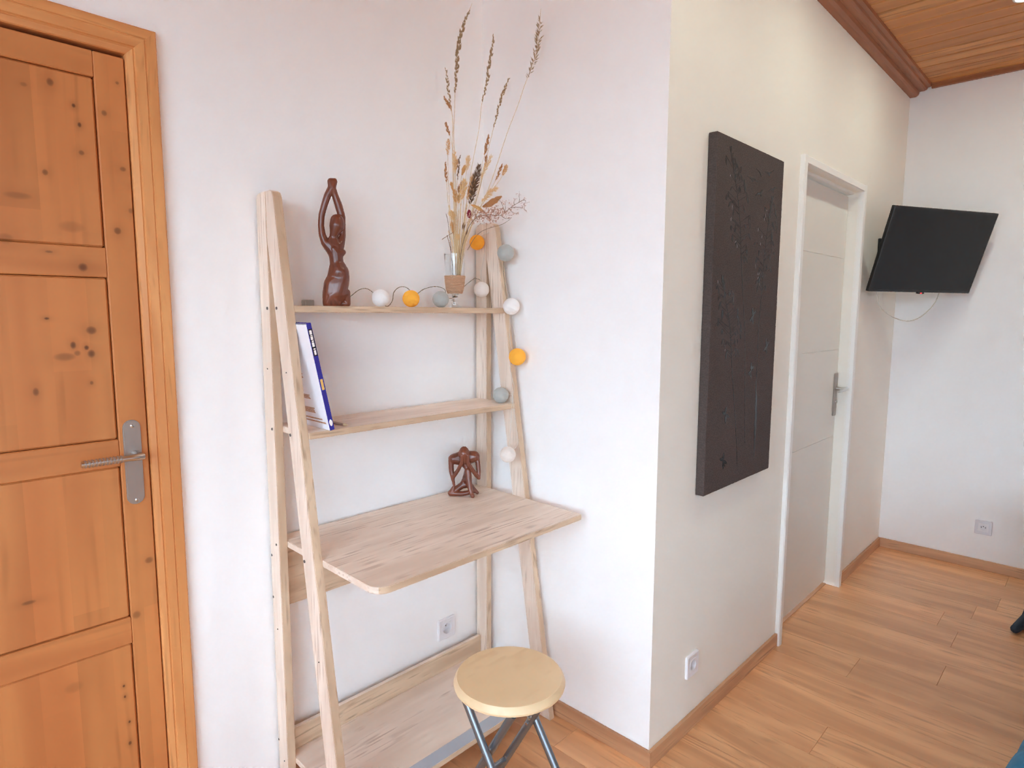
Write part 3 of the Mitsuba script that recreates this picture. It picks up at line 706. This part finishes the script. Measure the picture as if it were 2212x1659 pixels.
STEMS = [   # pixels along the stem from the tip to the vase, depth, part of the stem that bears the head, width, grains, grain length, material
    ([(1019.6, 7), (1009.6, 33), (996, 72), (988.8, 118), (984.3, 172), (982.5, 208), (981.5, 253), (980.4, 304), (982, 328), (984, 430), (986, 560), (990, 630)], .01, (.05, .32), .0042, 70, .016, 'mat_straw_dark'),
    ([(1065.7, 74), (1063.9, 101), (1055.8, 145), (1049.4, 190), (1042, 217), (1037, 260), (1023, 340), (1008, 440), (994, 560), (986, 630)], .02, (.02, .27), .0030, 60, .013, 'mat_straw_dark'),
    ([(1100, 168), (1084.7, 208), (1075.6, 240), (1067.5, 271), (1058, 310), (1040, 390), (1015, 480), (998, 560), (988, 630)], .015, (.02, .25), .0026, 50, .012, 'mat_straw_dark'),
    ([(1168.2, 19), (1165, 63), (1159.7, 108), (1148, 148), (1137, 174), (1120.9, 222), (1102.8, 268), (1078.6, 340), (1052, 415), (1012, 500), (994, 560), (984, 630)], -.02, (.03, .25), .0040, 90, .020, 'mat_straw_dark'),
    ([(962.6, 148), (966.2, 172), (969.8, 204), (976, 240), (978, 289), (979, 360), (981, 450), (984, 560), (988, 630)], .0, (.02, .19), .0022, 26, .012, 'mat_straw_dark'),
    ([(959.5, 210), (965, 219), (971, 230), (974.4, 238), (978, 300), (980, 420), (985, 560), (985, 630)], -.01, (.0, .08), .0036, 30, .012, 'mat_head_brown'),
    ([(962.7, 266), (966, 277), (971, 290), (976, 310), (980, 400), (983, 560), (983, 630)], .01, (.0, .09), .0040, 40, .009, 'mat_head_brown'),
    ([(968.3, 301), (967.9, 320), (967.7, 340), (969, 400), (977, 520), (981, 630)], -.015, (.0, .12), .0046, 90, .010, 'mat_head'),
    ([(961.7, 352), (963, 370), (964.7, 393), (969, 450), (978, 560), (982, 630)], .015, (.0, .16), .0024, 24, .011, 'mat_head_brown'),
    ([(981.6, 326), (982, 350), (982.2, 372), (983, 440), (985, 560), (987, 630)], -.01, (.0, .17), .0044, 110, .011, 'mat_head_pale'),
    ([(986.4, 345), (985.4, 357), (984.6, 369), (985, 440), (986, 560), (986, 630)], .02, (.0, .10), .0044, 90, .010, 'mat_head'),
    ([(993.5, 336), (991, 360), (988, 386), (987, 450), (988, 560), (989, 630)], .012, (.0, .18), .0014, 16, .010, 'mat_twig'),
    ([(1012.3, 338), (1010.5, 352), (1007.5, 370), (1002, 430), (994, 560), (990, 630)], .005, (.0, .12), .0050, 100, .011, 'mat_head_pale'),
    ([(1005, 359), (1001.5, 368), (997.9, 378), (995, 450), (990, 560), (988, 630)], .02, (.0, .08), .0044, 70, .010, 'mat_head'),
    ([(1035.2, 356), (1031.5, 374), (1026, 396), (1020, 422), (1013, 448), (1003, 500), (992, 570), (986, 630)], -.01, (.0, .33), .0095, 300, .016, 'mat_head_dark'),
    ([(1055.7, 292), (1052, 312), (1044.9, 340), (1036, 390), (1014, 475), (996, 560), (986, 630)], .0, (.0, .15), .0034, 40, .011, 'mat_head_brown'),
    ([(1061.7, 336), (1053, 354), (1046, 368), (1040, 384), (1024, 440), (999, 550), (986, 630)], -.012, (.0, .18), .0052, 110, .011, 'mat_head_pale'),
    ([(1050.9, 338), (1049, 350), (1046, 366), (1036, 410), (1002, 530), (990, 630)], .02, (.0, .10), .0032, 30, .010, 'mat_head_brown'),
    ([(1084.7, 355), (1079, 370), (1072.6, 385), (1061.8, 407), (1030, 462), (1002, 540), (990, 630)], .0, (.0, .14), .0030, 34, .010, 'mat_head_brown'),
    ([(1094.3, 358), (1090, 368), (1084, 381), (1071.4, 400), (1036, 452), (1004, 540), (990, 630)], -.015, (.0, .10), .0048, 110, .010, 'mat_head'),
    ([(1073.8, 405), (1062, 414), (1050.9, 425), (1036.4, 441), (1012, 490), (995, 570), (986, 630)], -.02, (.0, .20), .0060, 130, .012, 'mat_head_pale'),
    ([(974.4, 395), (976, 402), (978, 411), (981, 460), (985, 560), (988, 630)], .0, (.0, .08), .0030, 40, .009, 'mat_head'),
    ([(999, 394), (995, 403), (990.6, 413), (988, 470), (986, 560), (986, 630)], -.02, (.0, .11), .0058, 110, .011, 'mat_head_brown'),
    ([(1004, 388), (1001, 404), (998, 425), (994, 480), (989, 570), (986, 630)], -.025, (.0, .18), .0085, 220, .014, 'mat_head_pale'),
    ([(1023, 380), (1019, 402), (1010, 430), (1000, 500), (991, 570), (986, 630)], .015, (.0, .22), .0080, 200, .014, 'mat_head'),
    ([(982, 410), (983, 424), (984.6, 440), (986, 500), (987, 570), (987, 630)], -.015, (.0, .15), .0055, 120, .011, 'mat_head'),
    ([(991.8, 418), (991, 428), (990.6, 438), (989, 500), (988, 570), (987, 630)], .0, (.0, .12), .0060, 120, .011, 'mat_head_pale'),
    ([(973.8, 457), (976.5, 464), (979.8, 474), (982, 520), (985, 570), (986, 630)], -.01, (.0, .14), .0075, 110, .013, 'mat_head_pale'),
    ([(977, 480), (979, 492), (981, 506), (984, 550), (986, 630)], -.005, (.0, .2), .0060, 110, .012, 'mat_head'),
    ([(989, 508), (989, 514), (988.5, 520), (988, 560), (987, 630)], -.02, (.0, .12), .0065, 60, .009, 'mat_head_pale'),
]
for i, (px, d, (h0, h1), w, n, ln, hm) in enumerate(STEMS):
    rg = np.random.default_rng(100 + i)
    pts = np.array([bqp(u, v, d * min(1, (640 - v) / 180)) for u, v in px])
    c = curve(pts, 40)
    c[-4:, :2] = VB[:2] + (c[-4:, :2] - VB[:2]) * .8
    k = put('stem', tube(c, np.linspace(.0005, .0011, 40), 5), 'mat_straw', bq, smooth=True)
    a, b = int(h0 * 39), max(int(h1 * 39), int(h0 * 39) + 3)
    put('seed_head', spikelets(c[a:b + 1][::-1], w, n, ln, 200 + i, n > 80), hm, k)
# bare straws that fill the neck of the vase
for i in range(16):
    rg = np.random.default_rng(400 + i)
    u = 975 + 32 * (i + .5) / 16
    d = rg.uniform(-.02, .02)
    top = bqp(u + (u - 990) * .6 + rg.uniform(-3, 3), rg.uniform(440, 500), d)
    mid = bqp(990 + (u - 990) * .62, 545, d * .8)
    bot = bqp(988 + (u - 990) * .42, 628, d * .4)
    put('stem', tube(curve([top, mid, bot], 14), rg.uniform(.0009, .0017), 6), 'mat_straw', bq, smooth=True)
put('flat_stem', tube([bqp(980.5, 552, -.022), bqp(982, 600, -.020)], [.0036, .0036], 8), 'mat_paper', bq, smooth=40, label='thick white stem inside the glass')
for pxs, r in (([(954.5, 517.6), (966, 510), (978.8, 502)], .0008), ([(965.6, 508), (969, 520), (973, 537), (976.7, 571.6), (982, 628)], .0010), ([(963.5, 462), (967, 474), (969, 487), (972, 518), (978, 570), (984, 628)], .0008)):
    put('twig', tube(curve([bqp(u, v, -.012) for u, v in pxs], 20), r, 5), 'mat_twig', bq, smooth=True)
for u, v, h in ((1000, 488, 14), (1003, 490, 10), (1008.5, 501, 11)):
    put('seed', tube([bqp(u + 1.5, v - h / 2, -.022), bqp(u, v, -.022), bqp(u - 1.5, v + h / 2, -.022)], [.0008, .0026, .0008], 8), 'mat_head_dark', bq, smooth=True)
def leaf(pxs, w, d, mat):
    c = curve([bqp(u, v, d + .01 * i) for i, (u, v) in enumerate(pxs)], 16)
    s = np.linspace(0, 1, 16)
    wid = w * np.sin(np.pi * np.clip(s, .03, .97)) ** .7
    upv = np.array([0, 0, 1.])
    t = np.gradient(c, axis=0); t /= np.linalg.norm(t, axis=1, keepdims=True)
    sd = np.cross(t, PN); sd /= np.linalg.norm(sd, axis=1, keepdims=True)
    ruff = (meshkit.noise(np.stack([s * 9, s * 0, s * 0], 1)) - .5)[:, None] * .5
    A, B = c + sd * wid[:, None] * (1 + ruff), c - sd * wid[:, None] * (1 - ruff) + PN * .003
    Cc = c + PN * .004
    v = np.concatenate([A, Cc, B]); n = 16; f = []
    for i in range(n - 1):
        for o in (0, n):
            f += [[o + i, o + i + 1, o + n + i], [o + i + 1, o + n + i + 1, o + n + i]]
    front = trimesh.Trimesh(v, f, process=False)
    back = front.copy(); back.vertices = back.vertices + PN * .0012; back.invert()
    return cat(front, back)
put('dried_leaf', leaf([(1042, 446), (1056, 440), (1070, 432), (1084, 424)], .0100, -.03, 'x'), 'mat_head_brown', bq, label='curled brown dried leaf')
put('dried_leaf', leaf([(1017, 442), (1028, 446), (1040, 454), (1050, 461)], .0055, -.04, 'x'), 'mat_head', bq, label='narrow tan dried leaf')
bud = trimesh.creation.icosphere(2, 1.0); bud.apply_scale([.007, .007, .014]); bud.apply_translation(bqp(1013.5, 462, -.03))
kb = put('red_bud', bud, 'mat_bud', bq, smooth=True, label='dark red dried bud')
# sea lavender sprays
twigs, tips = [], []
def spray(pxs, d, r=.0009):
    c = curve([bqp(u, v, d) for u, v in pxs], 18); twigs.append(tube(c, np.linspace(r, r * .55, 18), 5)); return c
spray([(994, 560), (1008, 500), (1030, 470), (1060, 464), (1082, 465), (1100, 451), (1121, 437), (1133, 431)], -.03, .0013)
for pxs in ([(1104, 449), (1118, 447.5), (1128, 449), (1137.7, 457)], [(1100, 451), (1108, 459), (1120, 462)], [(1121, 437), (1122, 428), (1119, 421)], [(1090, 458), (1086, 445), (1080, 434), (1072, 430)], [(1090, 458), (1092, 446), (1091, 436)],
            [(1128, 449), (1131, 442), (1134, 439)], [(1030, 470), (1040, 462), (1050, 463)], [(1050, 465), (1060, 474), (1072, 478)], [(1082, 465), (1092, 472), (1105, 470)], [(1030, 470), (1026, 458), (1030, 450)], [(1060, 464), (1066, 455), (1070, 452)],
            [(1112, 443), (1110, 436), (1113, 431)], [(1126, 434), (1134, 433), (1136, 436)]):
    spray(pxs, -.03)
spray([(1010, 540), (1040, 500), (1075, 488), (1090, 482), (1105.5, 470)], -.035, .0009)
put('sea_lavender_twig', cat(twigs), 'mat_twig', bq, smooth=True, kind='stuff', label='fine brown branching twigs')
rg = np.random.default_rng(55)
pet = []
octa = trimesh.Trimesh([[0, 0, 0], [.3, 0, .5], [0, .12, .5], [-.3, 0, .5], [0, -.12, .5], [0, 0, 1]], [[0, 2, 1], [0, 3, 2], [0, 4, 3], [0, 1, 4], [5, 1, 2], [5, 2, 3], [5, 3, 4], [5, 4, 1]], process=False)
spots = [(rg.normal(1040, 15), rg.normal(468, 9), 1) for _ in range(150)] + [(rg.normal(1078, 14), rg.normal(461, 7), 1) for _ in range(90)] + \
        [(u + rg.normal(0, 2.2), v + rg.normal(0, 2.2), 0) for u, v in ((1119, 421), (1121, 419), (1133, 430), (1136, 436), (1130, 441), (1133, 444), (1137, 456), (1120, 461), (1118, 457), (1091, 436), (1086, 440), (1113, 431), (1098, 437), (1128, 449), (1134, 450), (1109, 445), (1104, 443)) for _ in range(6)]
for u, v, big in spots:
    dirn = rg.normal(size=3) + [0, 0, .6]; dirn /= np.linalg.norm(dirn)
    a = np.cross(dirn, [.3, .2, .9]); a /= np.linalg.norm(a)
    l = rg.uniform(.006, .011) if big else rg.uniform(.003, .0055)
    pet.append(move(octa, frame(bqp(u, v, -.03 + rg.normal(0, .012)), a * l, np.cross(dirn, a) * l, dirn * l)))
put('sea_lavender_petal', cat(pet), 'mat_petal', bq, kind='stuff', label='tiny brownish pink dried petals')

# ------------------------------------------------------------------ folding stool
so = thing('folding_stool', 'round folding stool with a pale wooden seat and grey tube legs beside the desk', 'stool')
sc = np.array([1.166, 1.134, 0])
seat = lathe([(0, .4235), (.1480, .4235), (.1540, .4265), (.1555, .4320), (.1535, .4385), (.1465, .4490), (.1440, .4500), (0, .4500)], 96)
seat.apply_translation(sc)
put('seat', seat, 'mat_seat', so, smooth=28, label='round pale birch seat with bevelled rim')
put('seat_support', box(1.052, 1.266, 1.200, 1.224, .4105, .4235, .002), 'mat_tube', so)
put('seat_support', box(1.078, 1.242, 1.030, 1.056, .4105, .4235, .002), 'mat_tube', so)
Zp, Yp = .28, 1.119
def leg(x, slope):
    y = lambda z: Yp + slope * (z - Zp)
    return tube([(x, y(.4115), .4115), (x, y(.30), .30), (x, y(.12), .12), (x, y(.012), .012)], .0110, 16)
for x in (1.060, 1.258):
    k = put('leg', leg(x, .70), 'mat_tube', so, smooth=40)
    put('foot_cap', tube([(x, Yp + .70 * (.025 - Zp), .025), (x, Yp + .70 * (.0008 - Zp) , .0008)], .0125, 16), 'mat_black', k, smooth=40)
for x in (1.086, 1.234):
    k = put('leg', leg(x, -.575), 'mat_tube', so, smooth=40)
    put('foot_cap', tube([(x, Yp - .575 * (.025 - Zp), .025), (x, Yp - .575 * (.0008 - Zp), .0008)], .0125, 16), 'mat_black', k, smooth=40)
put('cross_bar', tube([(1.060, Yp + .7 * (.10 - Zp), .10), (1.258, Yp + .7 * (.10 - Zp), .10)], .008, 12), 'mat_tube', so, smooth=40)
put('cross_bar', tube([(1.086, Yp - .575 * (.115 - Zp), .115), (1.234, Yp - .575 * (.115 - Zp), .115)], .009, 12), 'mat_tube', so, smooth=40)
for x0, x1 in ((1.045, 1.100), (1.220, 1.272)):
    put('pivot_bolt', tube([(x0, Yp, Zp), (x1, Yp, Zp)], .0042, 10), 'mat_steel', so, smooth=40)
for x, z in ((1.2225, .345), (1.2225, .13)):
    put('rivet', tube([(x, Yp - .575 * (z - Zp), z), (x + .004, Yp - .575 * (z - Zp), z)], .004, 10), 'mat_steel', so, smooth=40)
hookp = [(1.108, 1.020, .4235), (1.109, 1.012, .408), (1.114, 1.010, .400), (1.120, 1.011, .402), (1.121, 1.012, .409)]
put('hook', tube(curve(hookp, 18), .0014, 6), 'mat_steel', so, smooth=True, label='small wire hook under the seat')
put('wire_clip', tube(curve([(1.222, 1.072, .362), (1.214, 1.078, .352), (1.214, 1.090, .325), (1.222, 1.096, .318)], 14), .0011, 6), 'mat_steel', so, smooth=True)

# ------------------------------------------------------------------ wall sockets
def socket(c, xa, out, label, swiss=False):
    """c on the wall; xa along the wall to the viewer's right, out away from the wall."""
    M = frame(c, xa, (0, 0, 1), out)
    s = thing('wall_socket', label, 'socket', None)
    h = .0405
    pl = m3.CrossSection.square([2 * h - .008, 2 * h - .008], True).offset(.004, m3.JoinType.Round, 2, 24)
    def slab(cs, z0, z1):
        return m3.Manifold.extrude(cs, z1 - z0).translate([0, 0, z0])
    top = pl.offset(-.003, m3.JoinType.Round, 2, 24)
    plate = m3.Manifold.hull(slab(pl, 0, .0065) + slab(top, .0065, .0092))
    if swiss:
        ins = m3.CrossSection.square([.044, .044], True).offset(.002, m3.JoinType.Round, 2, 16)
        plate -= slab(ins, .0086, .02)
        hexa = m3.CrossSection([[(-.0165, .009), (-.0165, -.006), (0, -.0165), (.0165, -.006), (.0165, .009), (.010, .014), (-.010, .014)]])
        plate -= slab(hexa, .0062, .02)
        put('plate', move(tri(plate), M), 'mat_socket_shade', s)
        put('insert', move(tri(slab(ins.offset(-.0006, m3.JoinType.Round, 2, 16), .0020, .0087) - slab(hexa, .0060, .02)), M), 'mat_plastic_white', s)
        for x, y in ((-.0095, .001), (.0095, .001), (0, .006)):
            put('pin_hole', move(tube([(x, y, .0060), (x, y, .0064)], .0027, 12), M), 'mat_hole', s)
    else:
        ins = m3.CrossSection.square([.045, .045], True).offset(.001, m3.JoinType.Round, 2, 16)
        plate -= slab(ins, .0080, .02)
        well = m3.CrossSection.circle(.0195, 40)
        plate -= slab(well, -.01, .02)
        put('plate', move(tri(plate), M), 'mat_plastic_white', s)
        fr = slab(ins.offset(-.0008, m3.JoinType.Round, 2, 16), .0030, .0100) - slab(well, -.01, .02)
        put('insert', move(tri(fr), M), 'mat_plastic_white', s)
        cup = [(.0193, .0098), (.0193, -.012), (0, -.012), (0, -.013), (.0205, -.013), (.0205, .0098)]
        put('well', move(lathe(cup, 40), M), 'mat_plastic_white', s, smooth=30)
        for x in (-.0095, .0095):
            put('pin_hole', move(tube([(x, 0, -.0122), (x, 0, -.0114)], .0026, 12), M), 'mat_hole', s)
        put('earth_pin', move(tube([(0, .0105, -.012), (0, .0105, .004)], .0024, 12), M), 'mat_steel', s, smooth=40)
        put('shutter', move(box(-.006, .006, .0125, .0175, -.0118, .002, .001), M), 'mat_screw', s)


# recess the wells into the walls so that the cups are seen
for nm, c, ax in (('wall_back', (1.436, YA, .262), 'y'), ('wall_right', (1.898, YC, .239), 'y')):
    w = man(trimesh.Trimesh(meshkit.WRITTEN[scene[nm]['filename']][0], meshkit.WRITTEN[scene[nm]['filename']][1], process=False)) if False else None
wall_a2 = wall_a - man(trimesh.creation.cylinder(.0215, .06, sections=32).apply_transform(frame((1.436, YA, .262), (1, 0, 0), (0, 0, 1), (0, -1, 0))))
wall_c2 = wall_c - man(trimesh.creation.cylinder(.0215, .06, sections=32).apply_transform(frame((1.898, YC, .239), (1, 0, 0), (0, 0, 1), (0, -1, 0))))
scene['wall_back'] = ply(tri(wall_a2), 'mat_wall')
scene['wall_right'] = ply(tri(wall_c2), 'mat_wall_cream')
socket((1.436, YA, .262), (1, 0, 0), (0, -1, 0), 'white wall socket low on the wall under the desk')
socket((1.898, YC, .239), (1, 0, 0), (0, -1, 0), 'white wall socket low on the wall below the dark picture')
socket((XD, .4455, .247), (0, -1, 0), (-1, 0, 0), 'square white three-hole socket on the far wall below the television', True)

# ------------------------------------------------------------------ dark canvas picture
pt = thing('canvas_picture', 'tall dark canvas picture of black grasses and birds beside the white door', 'picture')
PX0, PX1, PZ0, PZ1, PY = 1.881, 2.4205, .847, 2.0145, .9347
put('canvas', box(PX0, PX1, PY, YC - .0005, PZ0, PZ1, .002), 'mat_canvas', pt)
def P2(u, v):
    q = at(u, v, y=PY); return np.array([q[0], q[2]])
def blot(polys, th=.0006):
    ms = []
    for p in polys:
        if p.is_empty or p.area < 1e-8:
            continue
        for g in getattr(p, 'geoms', [p]):
            ms.append(prism(g, th, 'y', PY - th))
    return cat(ms)
def stroke(pts, w0, w1):
    c = np.asarray(pts); n = len(c)
    out = []
    for i in range(n - 1):
        a, b = i / (n - 1), (i + 1) / (n - 1)
        out.append(LineString([c[i], c[i + 1]]).buffer((w0 + (w1 - w0) * (a + b) / 2) / 2, 3))
    from shapely.ops import unary_union
    return unary_union(out)
def dab(x, z, ang, l, w):
    t = np.linspace(0, 1, 7); h = w / 2 * np.sin(np.pi * t) ** .8
    pts = np.r_[np.c_[t * l, h], np.c_[t[::-1] * l, -h[::-1]]]
    c, s = math.cos(ang), math.sin(ang)
    return Polygon(pts @ np.array([[c, s], [-s, c]]) + [x, z]).buffer(0)
GR = [([(1579, 327), (1589, 392), (1598.5, 483), (1600.8, 547), (1605, 644), (1608.5, 716), (1608.5, 893), (1609, 957)], .36), ([(1668, 433), (1660, 483), (1650, 563), (1645.5, 632), (1642, 665), (1634, 817), (1630, 900), (1628.8, 984)], .36),
      ([(1560.7, 605), (1568.7, 657), (1576, 703), (1580.6, 792), (1586, 873), (1591, 969), (1592, 1007)], .40)]
for gi, (px, frac) in enumerate(GR):
    rg = np.random.default_rng(60 + gi)
    line = curve(np.array([[*P2(u, v), 0] for u, v in px]), 60)[:, :2]
    sh = [stroke(line, .0035, .0016)]
    if gi == 1:
        w = np.array([P2(1633, 827), P2(1635, 860), P2(1634.5, 900), P2(1628.8, 985), P2(1630.5, 900), P2(1631.5, 860)])
        sh.append(Polygon(w).buffer(.0008))
    pale = []
    nh = int(60 * frac)
    for i in range(9):                      # dense tip
        x, z = line[int(i * 60 * .10 / 9)]
        for s in (-1, 1):
            sh.append(dab(x, z - .004, math.pi / 2 + s * rg.uniform(.1, .5), .022, .007))
    for i in range(46):
        f = .08 + .92 * i / 46
        x, z = line[int(f * nh)]
        s = 1 if rg.uniform() < .55 else -1
        reach = .012 + .075 * math.sin(math.pi * min(1, f * .8 + .1)) * rg.uniform(.2, 1)
        bx_, bz_ = x + s * reach, z + rg.uniform(-.004, .012)
        l, w = rg.uniform(.014, .030), rg.uniform(.005, .011)
        tw = LineString([(x, z - reach * .35), (bx_, bz_)]).buffer(.0005, 2)
        target = pale if (s < 0 and rg.uniform() < .42) else sh
        if target is pale:
            l, w = l * .6, w * .45
        sh.append(tw)
        target.append(dab(bx_, bz_, -math.pi / 2 + s * rg.uniform(-.3, 1.0), l, w))
    k = put('grass_print', blot(sh), 'mat_print_black', pt, label=('black grass stem at the middle of the canvas', 'black grass stem at the right of the canvas', 'black grass stem at the lower left of the canvas')[gi])
    put('pale_seed_print', blot(pale, .0007), 'mat_print_pale', k, label='small pale grey seeds')
for pts, w in (([(1614.5, 380), (1620, 383), (1625, 387), (1631, 388), (1636.5, 393)], .008), ([(1634, 365), (1639, 369.5), (1642, 374), (1644.5, 382)], .004), ([(1653, 371), (1658, 373), (1661.5, 375.5), (1666, 372), (1671.5, 368)], .008),
               ([(1660.5, 413), (1665, 409), (1669.5, 410), (1673, 406), (1679, 405.5)], .009), ([(1632.5, 421.5), (1637, 418), (1643, 417.5), (1645, 413), (1647, 411)], .009)):
    c = [P2(*p) for p in pts]
    mid = c[2]
    sh = [stroke(c[:3], w * .25, w), stroke(c[2:], w, w * .25), Point(*mid).buffer(w * .55, 4), dab(mid[0], mid[1], math.radians(-60), w * 1.5, w * .8)]
    put('bird_print', blot(sh), 'mat_print_black', pt)
for (u, v), a0 in (((1625.5, 684), 1.2), ((1654.6, 750), 1.15), ((1621.7, 802), 1.1), ((1567, 894.5), -1.0), ((1562, 994.5), -1.0)):
    x, z = P2(u, v)
    sh = [dab(x - .02 * math.cos(a0), z - .02 * math.sin(a0), a0, .055, .006)]
    for s, l in ((.5, .034), (-.5, .034), (2.5, .028), (-2.5, .028)):
        sh.append(dab(x, z, a0 + s, l, .011))
    put('dragonfly_print', blot(sh), 'mat_print_black', pt)

# ------------------------------------------------------------------ television on its bracket
tv = thing('television', 'black flat television tilted down on a bracket in the far corner', 'television')
from scipy.spatial.transform import Rotation as Ro
tR = Ro.from_euler('zyx', np.radians([-26.206, -7.327, 14.667])).as_matrix()
tC = np.array([3.891, .7061, 1.7737])
tM = np.eye(4); tM[:3, :3] = tR; tM[:3, 3] = tC       # local x right, -y towards the viewer, z up
W, H = .73, .43
put('bezel', move(tri(man(box(-W / 2, W / 2, 0, .022, -H / 2, H / 2, .003)) - man(box(-W / 2 + .011, W / 2 - .011, -.01, .002, -H / 2 + .016, H / 2 - .011, 0))), tM), 'mat_tv_frame', tv)
put('screen', move(box(-W / 2 + .0115, W / 2 - .0115, .0008, .0019, -H / 2 + .0165, H / 2 - .0115, 0), tM), 'mat_screen', tv, label='dark switched-off screen')
put('back_housing', move(trimesh.convex.convex_hull(np.vstack([box(-.34, .34, .022, .023, -.20, .19, 0).vertices, box(-.25, .25, .046, .047, -.16, .10, 0).vertices])), tM), 'mat_tv_frame', tv)
put('sensor', move(box(-.020, .028, -.001, .012, -H / 2 - .008, -H / 2 + .002, .002), tM), 'mat_tv_frame', tv)
led = put('standby_light', move(box(-.004, .010, -.0022, .001, -H / 2 - .006, -H / 2 + .000, .001), tM), 'mat_led', tv, label='small red standby light')
scene[led]['emitter'] = {'type': 'area', 'radiance': {'type': 'rgb', 'value': [1.6, .06, .08]}}
br = thing('tv_bracket', 'black wall bracket holding the television in the corner', 'bracket')
put('wall_plate', box(3.862, 3.930, YC - .014, YC, 1.665, 1.862, .003), 'mat_black', br)
hub = tC + tR @ np.array([0, .052, 0])
put('arm', cat(tube([(3.895, YC - .012, 1.77), (3.93, .90, 1.772), hub], .013, 10)), 'mat_black', br, smooth=40)
put('mount_plate', move(box(-.06, .06, .047, .052, -.07, .07, .001), tM), 'mat_black', br)
cp = [(1892, 622), (1894, 635), (1899.7, 658.7), (1917.8, 678.6), (1939.5, 689.5), (1957.6, 693.4), (1982.9, 687.7), (2006.4, 669.6), (2020.9, 651.5), (2028, 633.4), (2031, 618)]
pn = tR @ np.array([0, 1., 0])
put('tv_cable', tube(curve([on_plane(u, v, tC + tR @ np.array([0, .034, -H / 2]), np.array([pn[0], pn[1], 0])) for u, v in cp], 60), .0028, 8), 'mat_cord_pale', smooth=True, label='thin pale cable hanging in a loop below the television', cat='cable')

# ------------------------------------------------------------------ right picture edge: bed corner and chair foot
bd = thing('bed', 'corner of a bed under a teal quilted spread at the bottom right picture edge', 'bed')
gx, gy = np.meshgrid(np.linspace(0, 1, 140), np.linspace(0, 1, 90), indexing='ij')
def quilt(a, b):
    return .006 * np.abs(np.sin(38 * a + 7 * np.sin(9 * b))) + .004 * np.abs(np.sin(60 * b + 5 * np.sin(12 * a)))
BL, BW = 2.0, 1.35
e0 = np.array([1.45, .112]); ex = np.array([math.cos(-.129), math.sin(-.129)]); ey = np.array([ex[1], -ex[0]])
def bedpt(a, b, h):
    xy = e0 + ex * a + ey * b
    return np.stack([xy[0], xy[1], h]) if np.isscalar(h) else np.array([xy[0], xy[1], h])
prof_b = np.array([(-.012, .16), (-.012, .44), (-.006, .475), (.012, .494), (.04, .50), (.12, .503), (.4, .505), (BW - .4, .505), (BW - .12, .503), (BW - .03, .498), (BW, .47), (BW + .01, .44), (BW + .01, .16)])
from scipy.interpolate import interp1d
sp_ = np.r_[0, np.cumsum(np.linalg.norm(np.diff(prof_b, axis=0), axis=1))]; pf = interp1d(sp_, prof_b, axis=0)
V, nA, nB = [], 180, 130
for i in range(nA):
    a = BL * i / (nA - 1)
    for j in range(nB):
        b, h = pf(sp_[-1] * j / (nB - 1))
        s = sp_[-1] * j / (nB - 1)
        qd = .012 * abs(math.sin(math.pi * (a * 6.5 + .35 * math.sin(s * 9)))) ** .5 * (.5 + .5 * abs(math.sin(math.pi * s * 6)) ** .5)
        drop = min(a, BL - a)
        hh = h - (max(0, .03 - drop) * .9)
        xy = e0 + ex * a + ey * b
        V.append((xy[0], xy[1], hh + qd - .010))
Fq = [(i * nB + j, i * nB + j + 1, (i + 1) * nB + j + 1, (i + 1) * nB + j) for i in range(nA - 1) for j in range(nB - 1)]
put('quilted_spread', (np.array(V), np.array(Fq)), 'mat_teal', bd, smooth=True, label='teal quilted bedspread')
mt = box(.02, BL - .02, .004, BW - .01, .18, .47, .03)
MB = frame((e0[0], e0[1], 0), (ex[0], ex[1], 0), (ey[0], ey[1], 0), (0, 0, 1))
def flipped(m):
    m = move(m, MB)
    if np.linalg.det(MB[:3, :3]) < 0: m.invert()
    return m
put('mattress', flipped(mt), 'mat_navy', bd)
for a, b in ((.1, .1), (BL - .1, .1), (.1, BW - .1), (BL - .1, BW - .1)):
    put('leg', flipped(box(a - .03, a + .03, b - .03, b + .03, 0, .18, .004)), 'mat_black', bd)
ch = thing('chair', 'dark navy rounded chair foot cut off by the right picture edge', 'chair')
f0 = np.array([3.520, .215, .0]); 
foot_m = bones({'a': (3.535, .216, .024, .018), 'b': (3.60, .202, .026, .022), 'c': (3.70, .182, .030, .026), 'd': (3.735, .165, .12, .024), 'e': (3.80, .10, .42, .022)}, [('a', 'b'), ('b', 'c'), ('c', 'd'), ('d', 'e')], .012, 4)
put('leg', foot_m, 'mat_navy', ch, smooth=True)
put('leg', move(foot_m, frame((0, -.85, 0), (1, 0, 0), (0, 1, 0), (0, 0, 1))), 'mat_navy', ch, smooth=True)
put('seat', box(3.74, 4.22, -.88, .16, .40, .50, .03), 'mat_navy', ch)
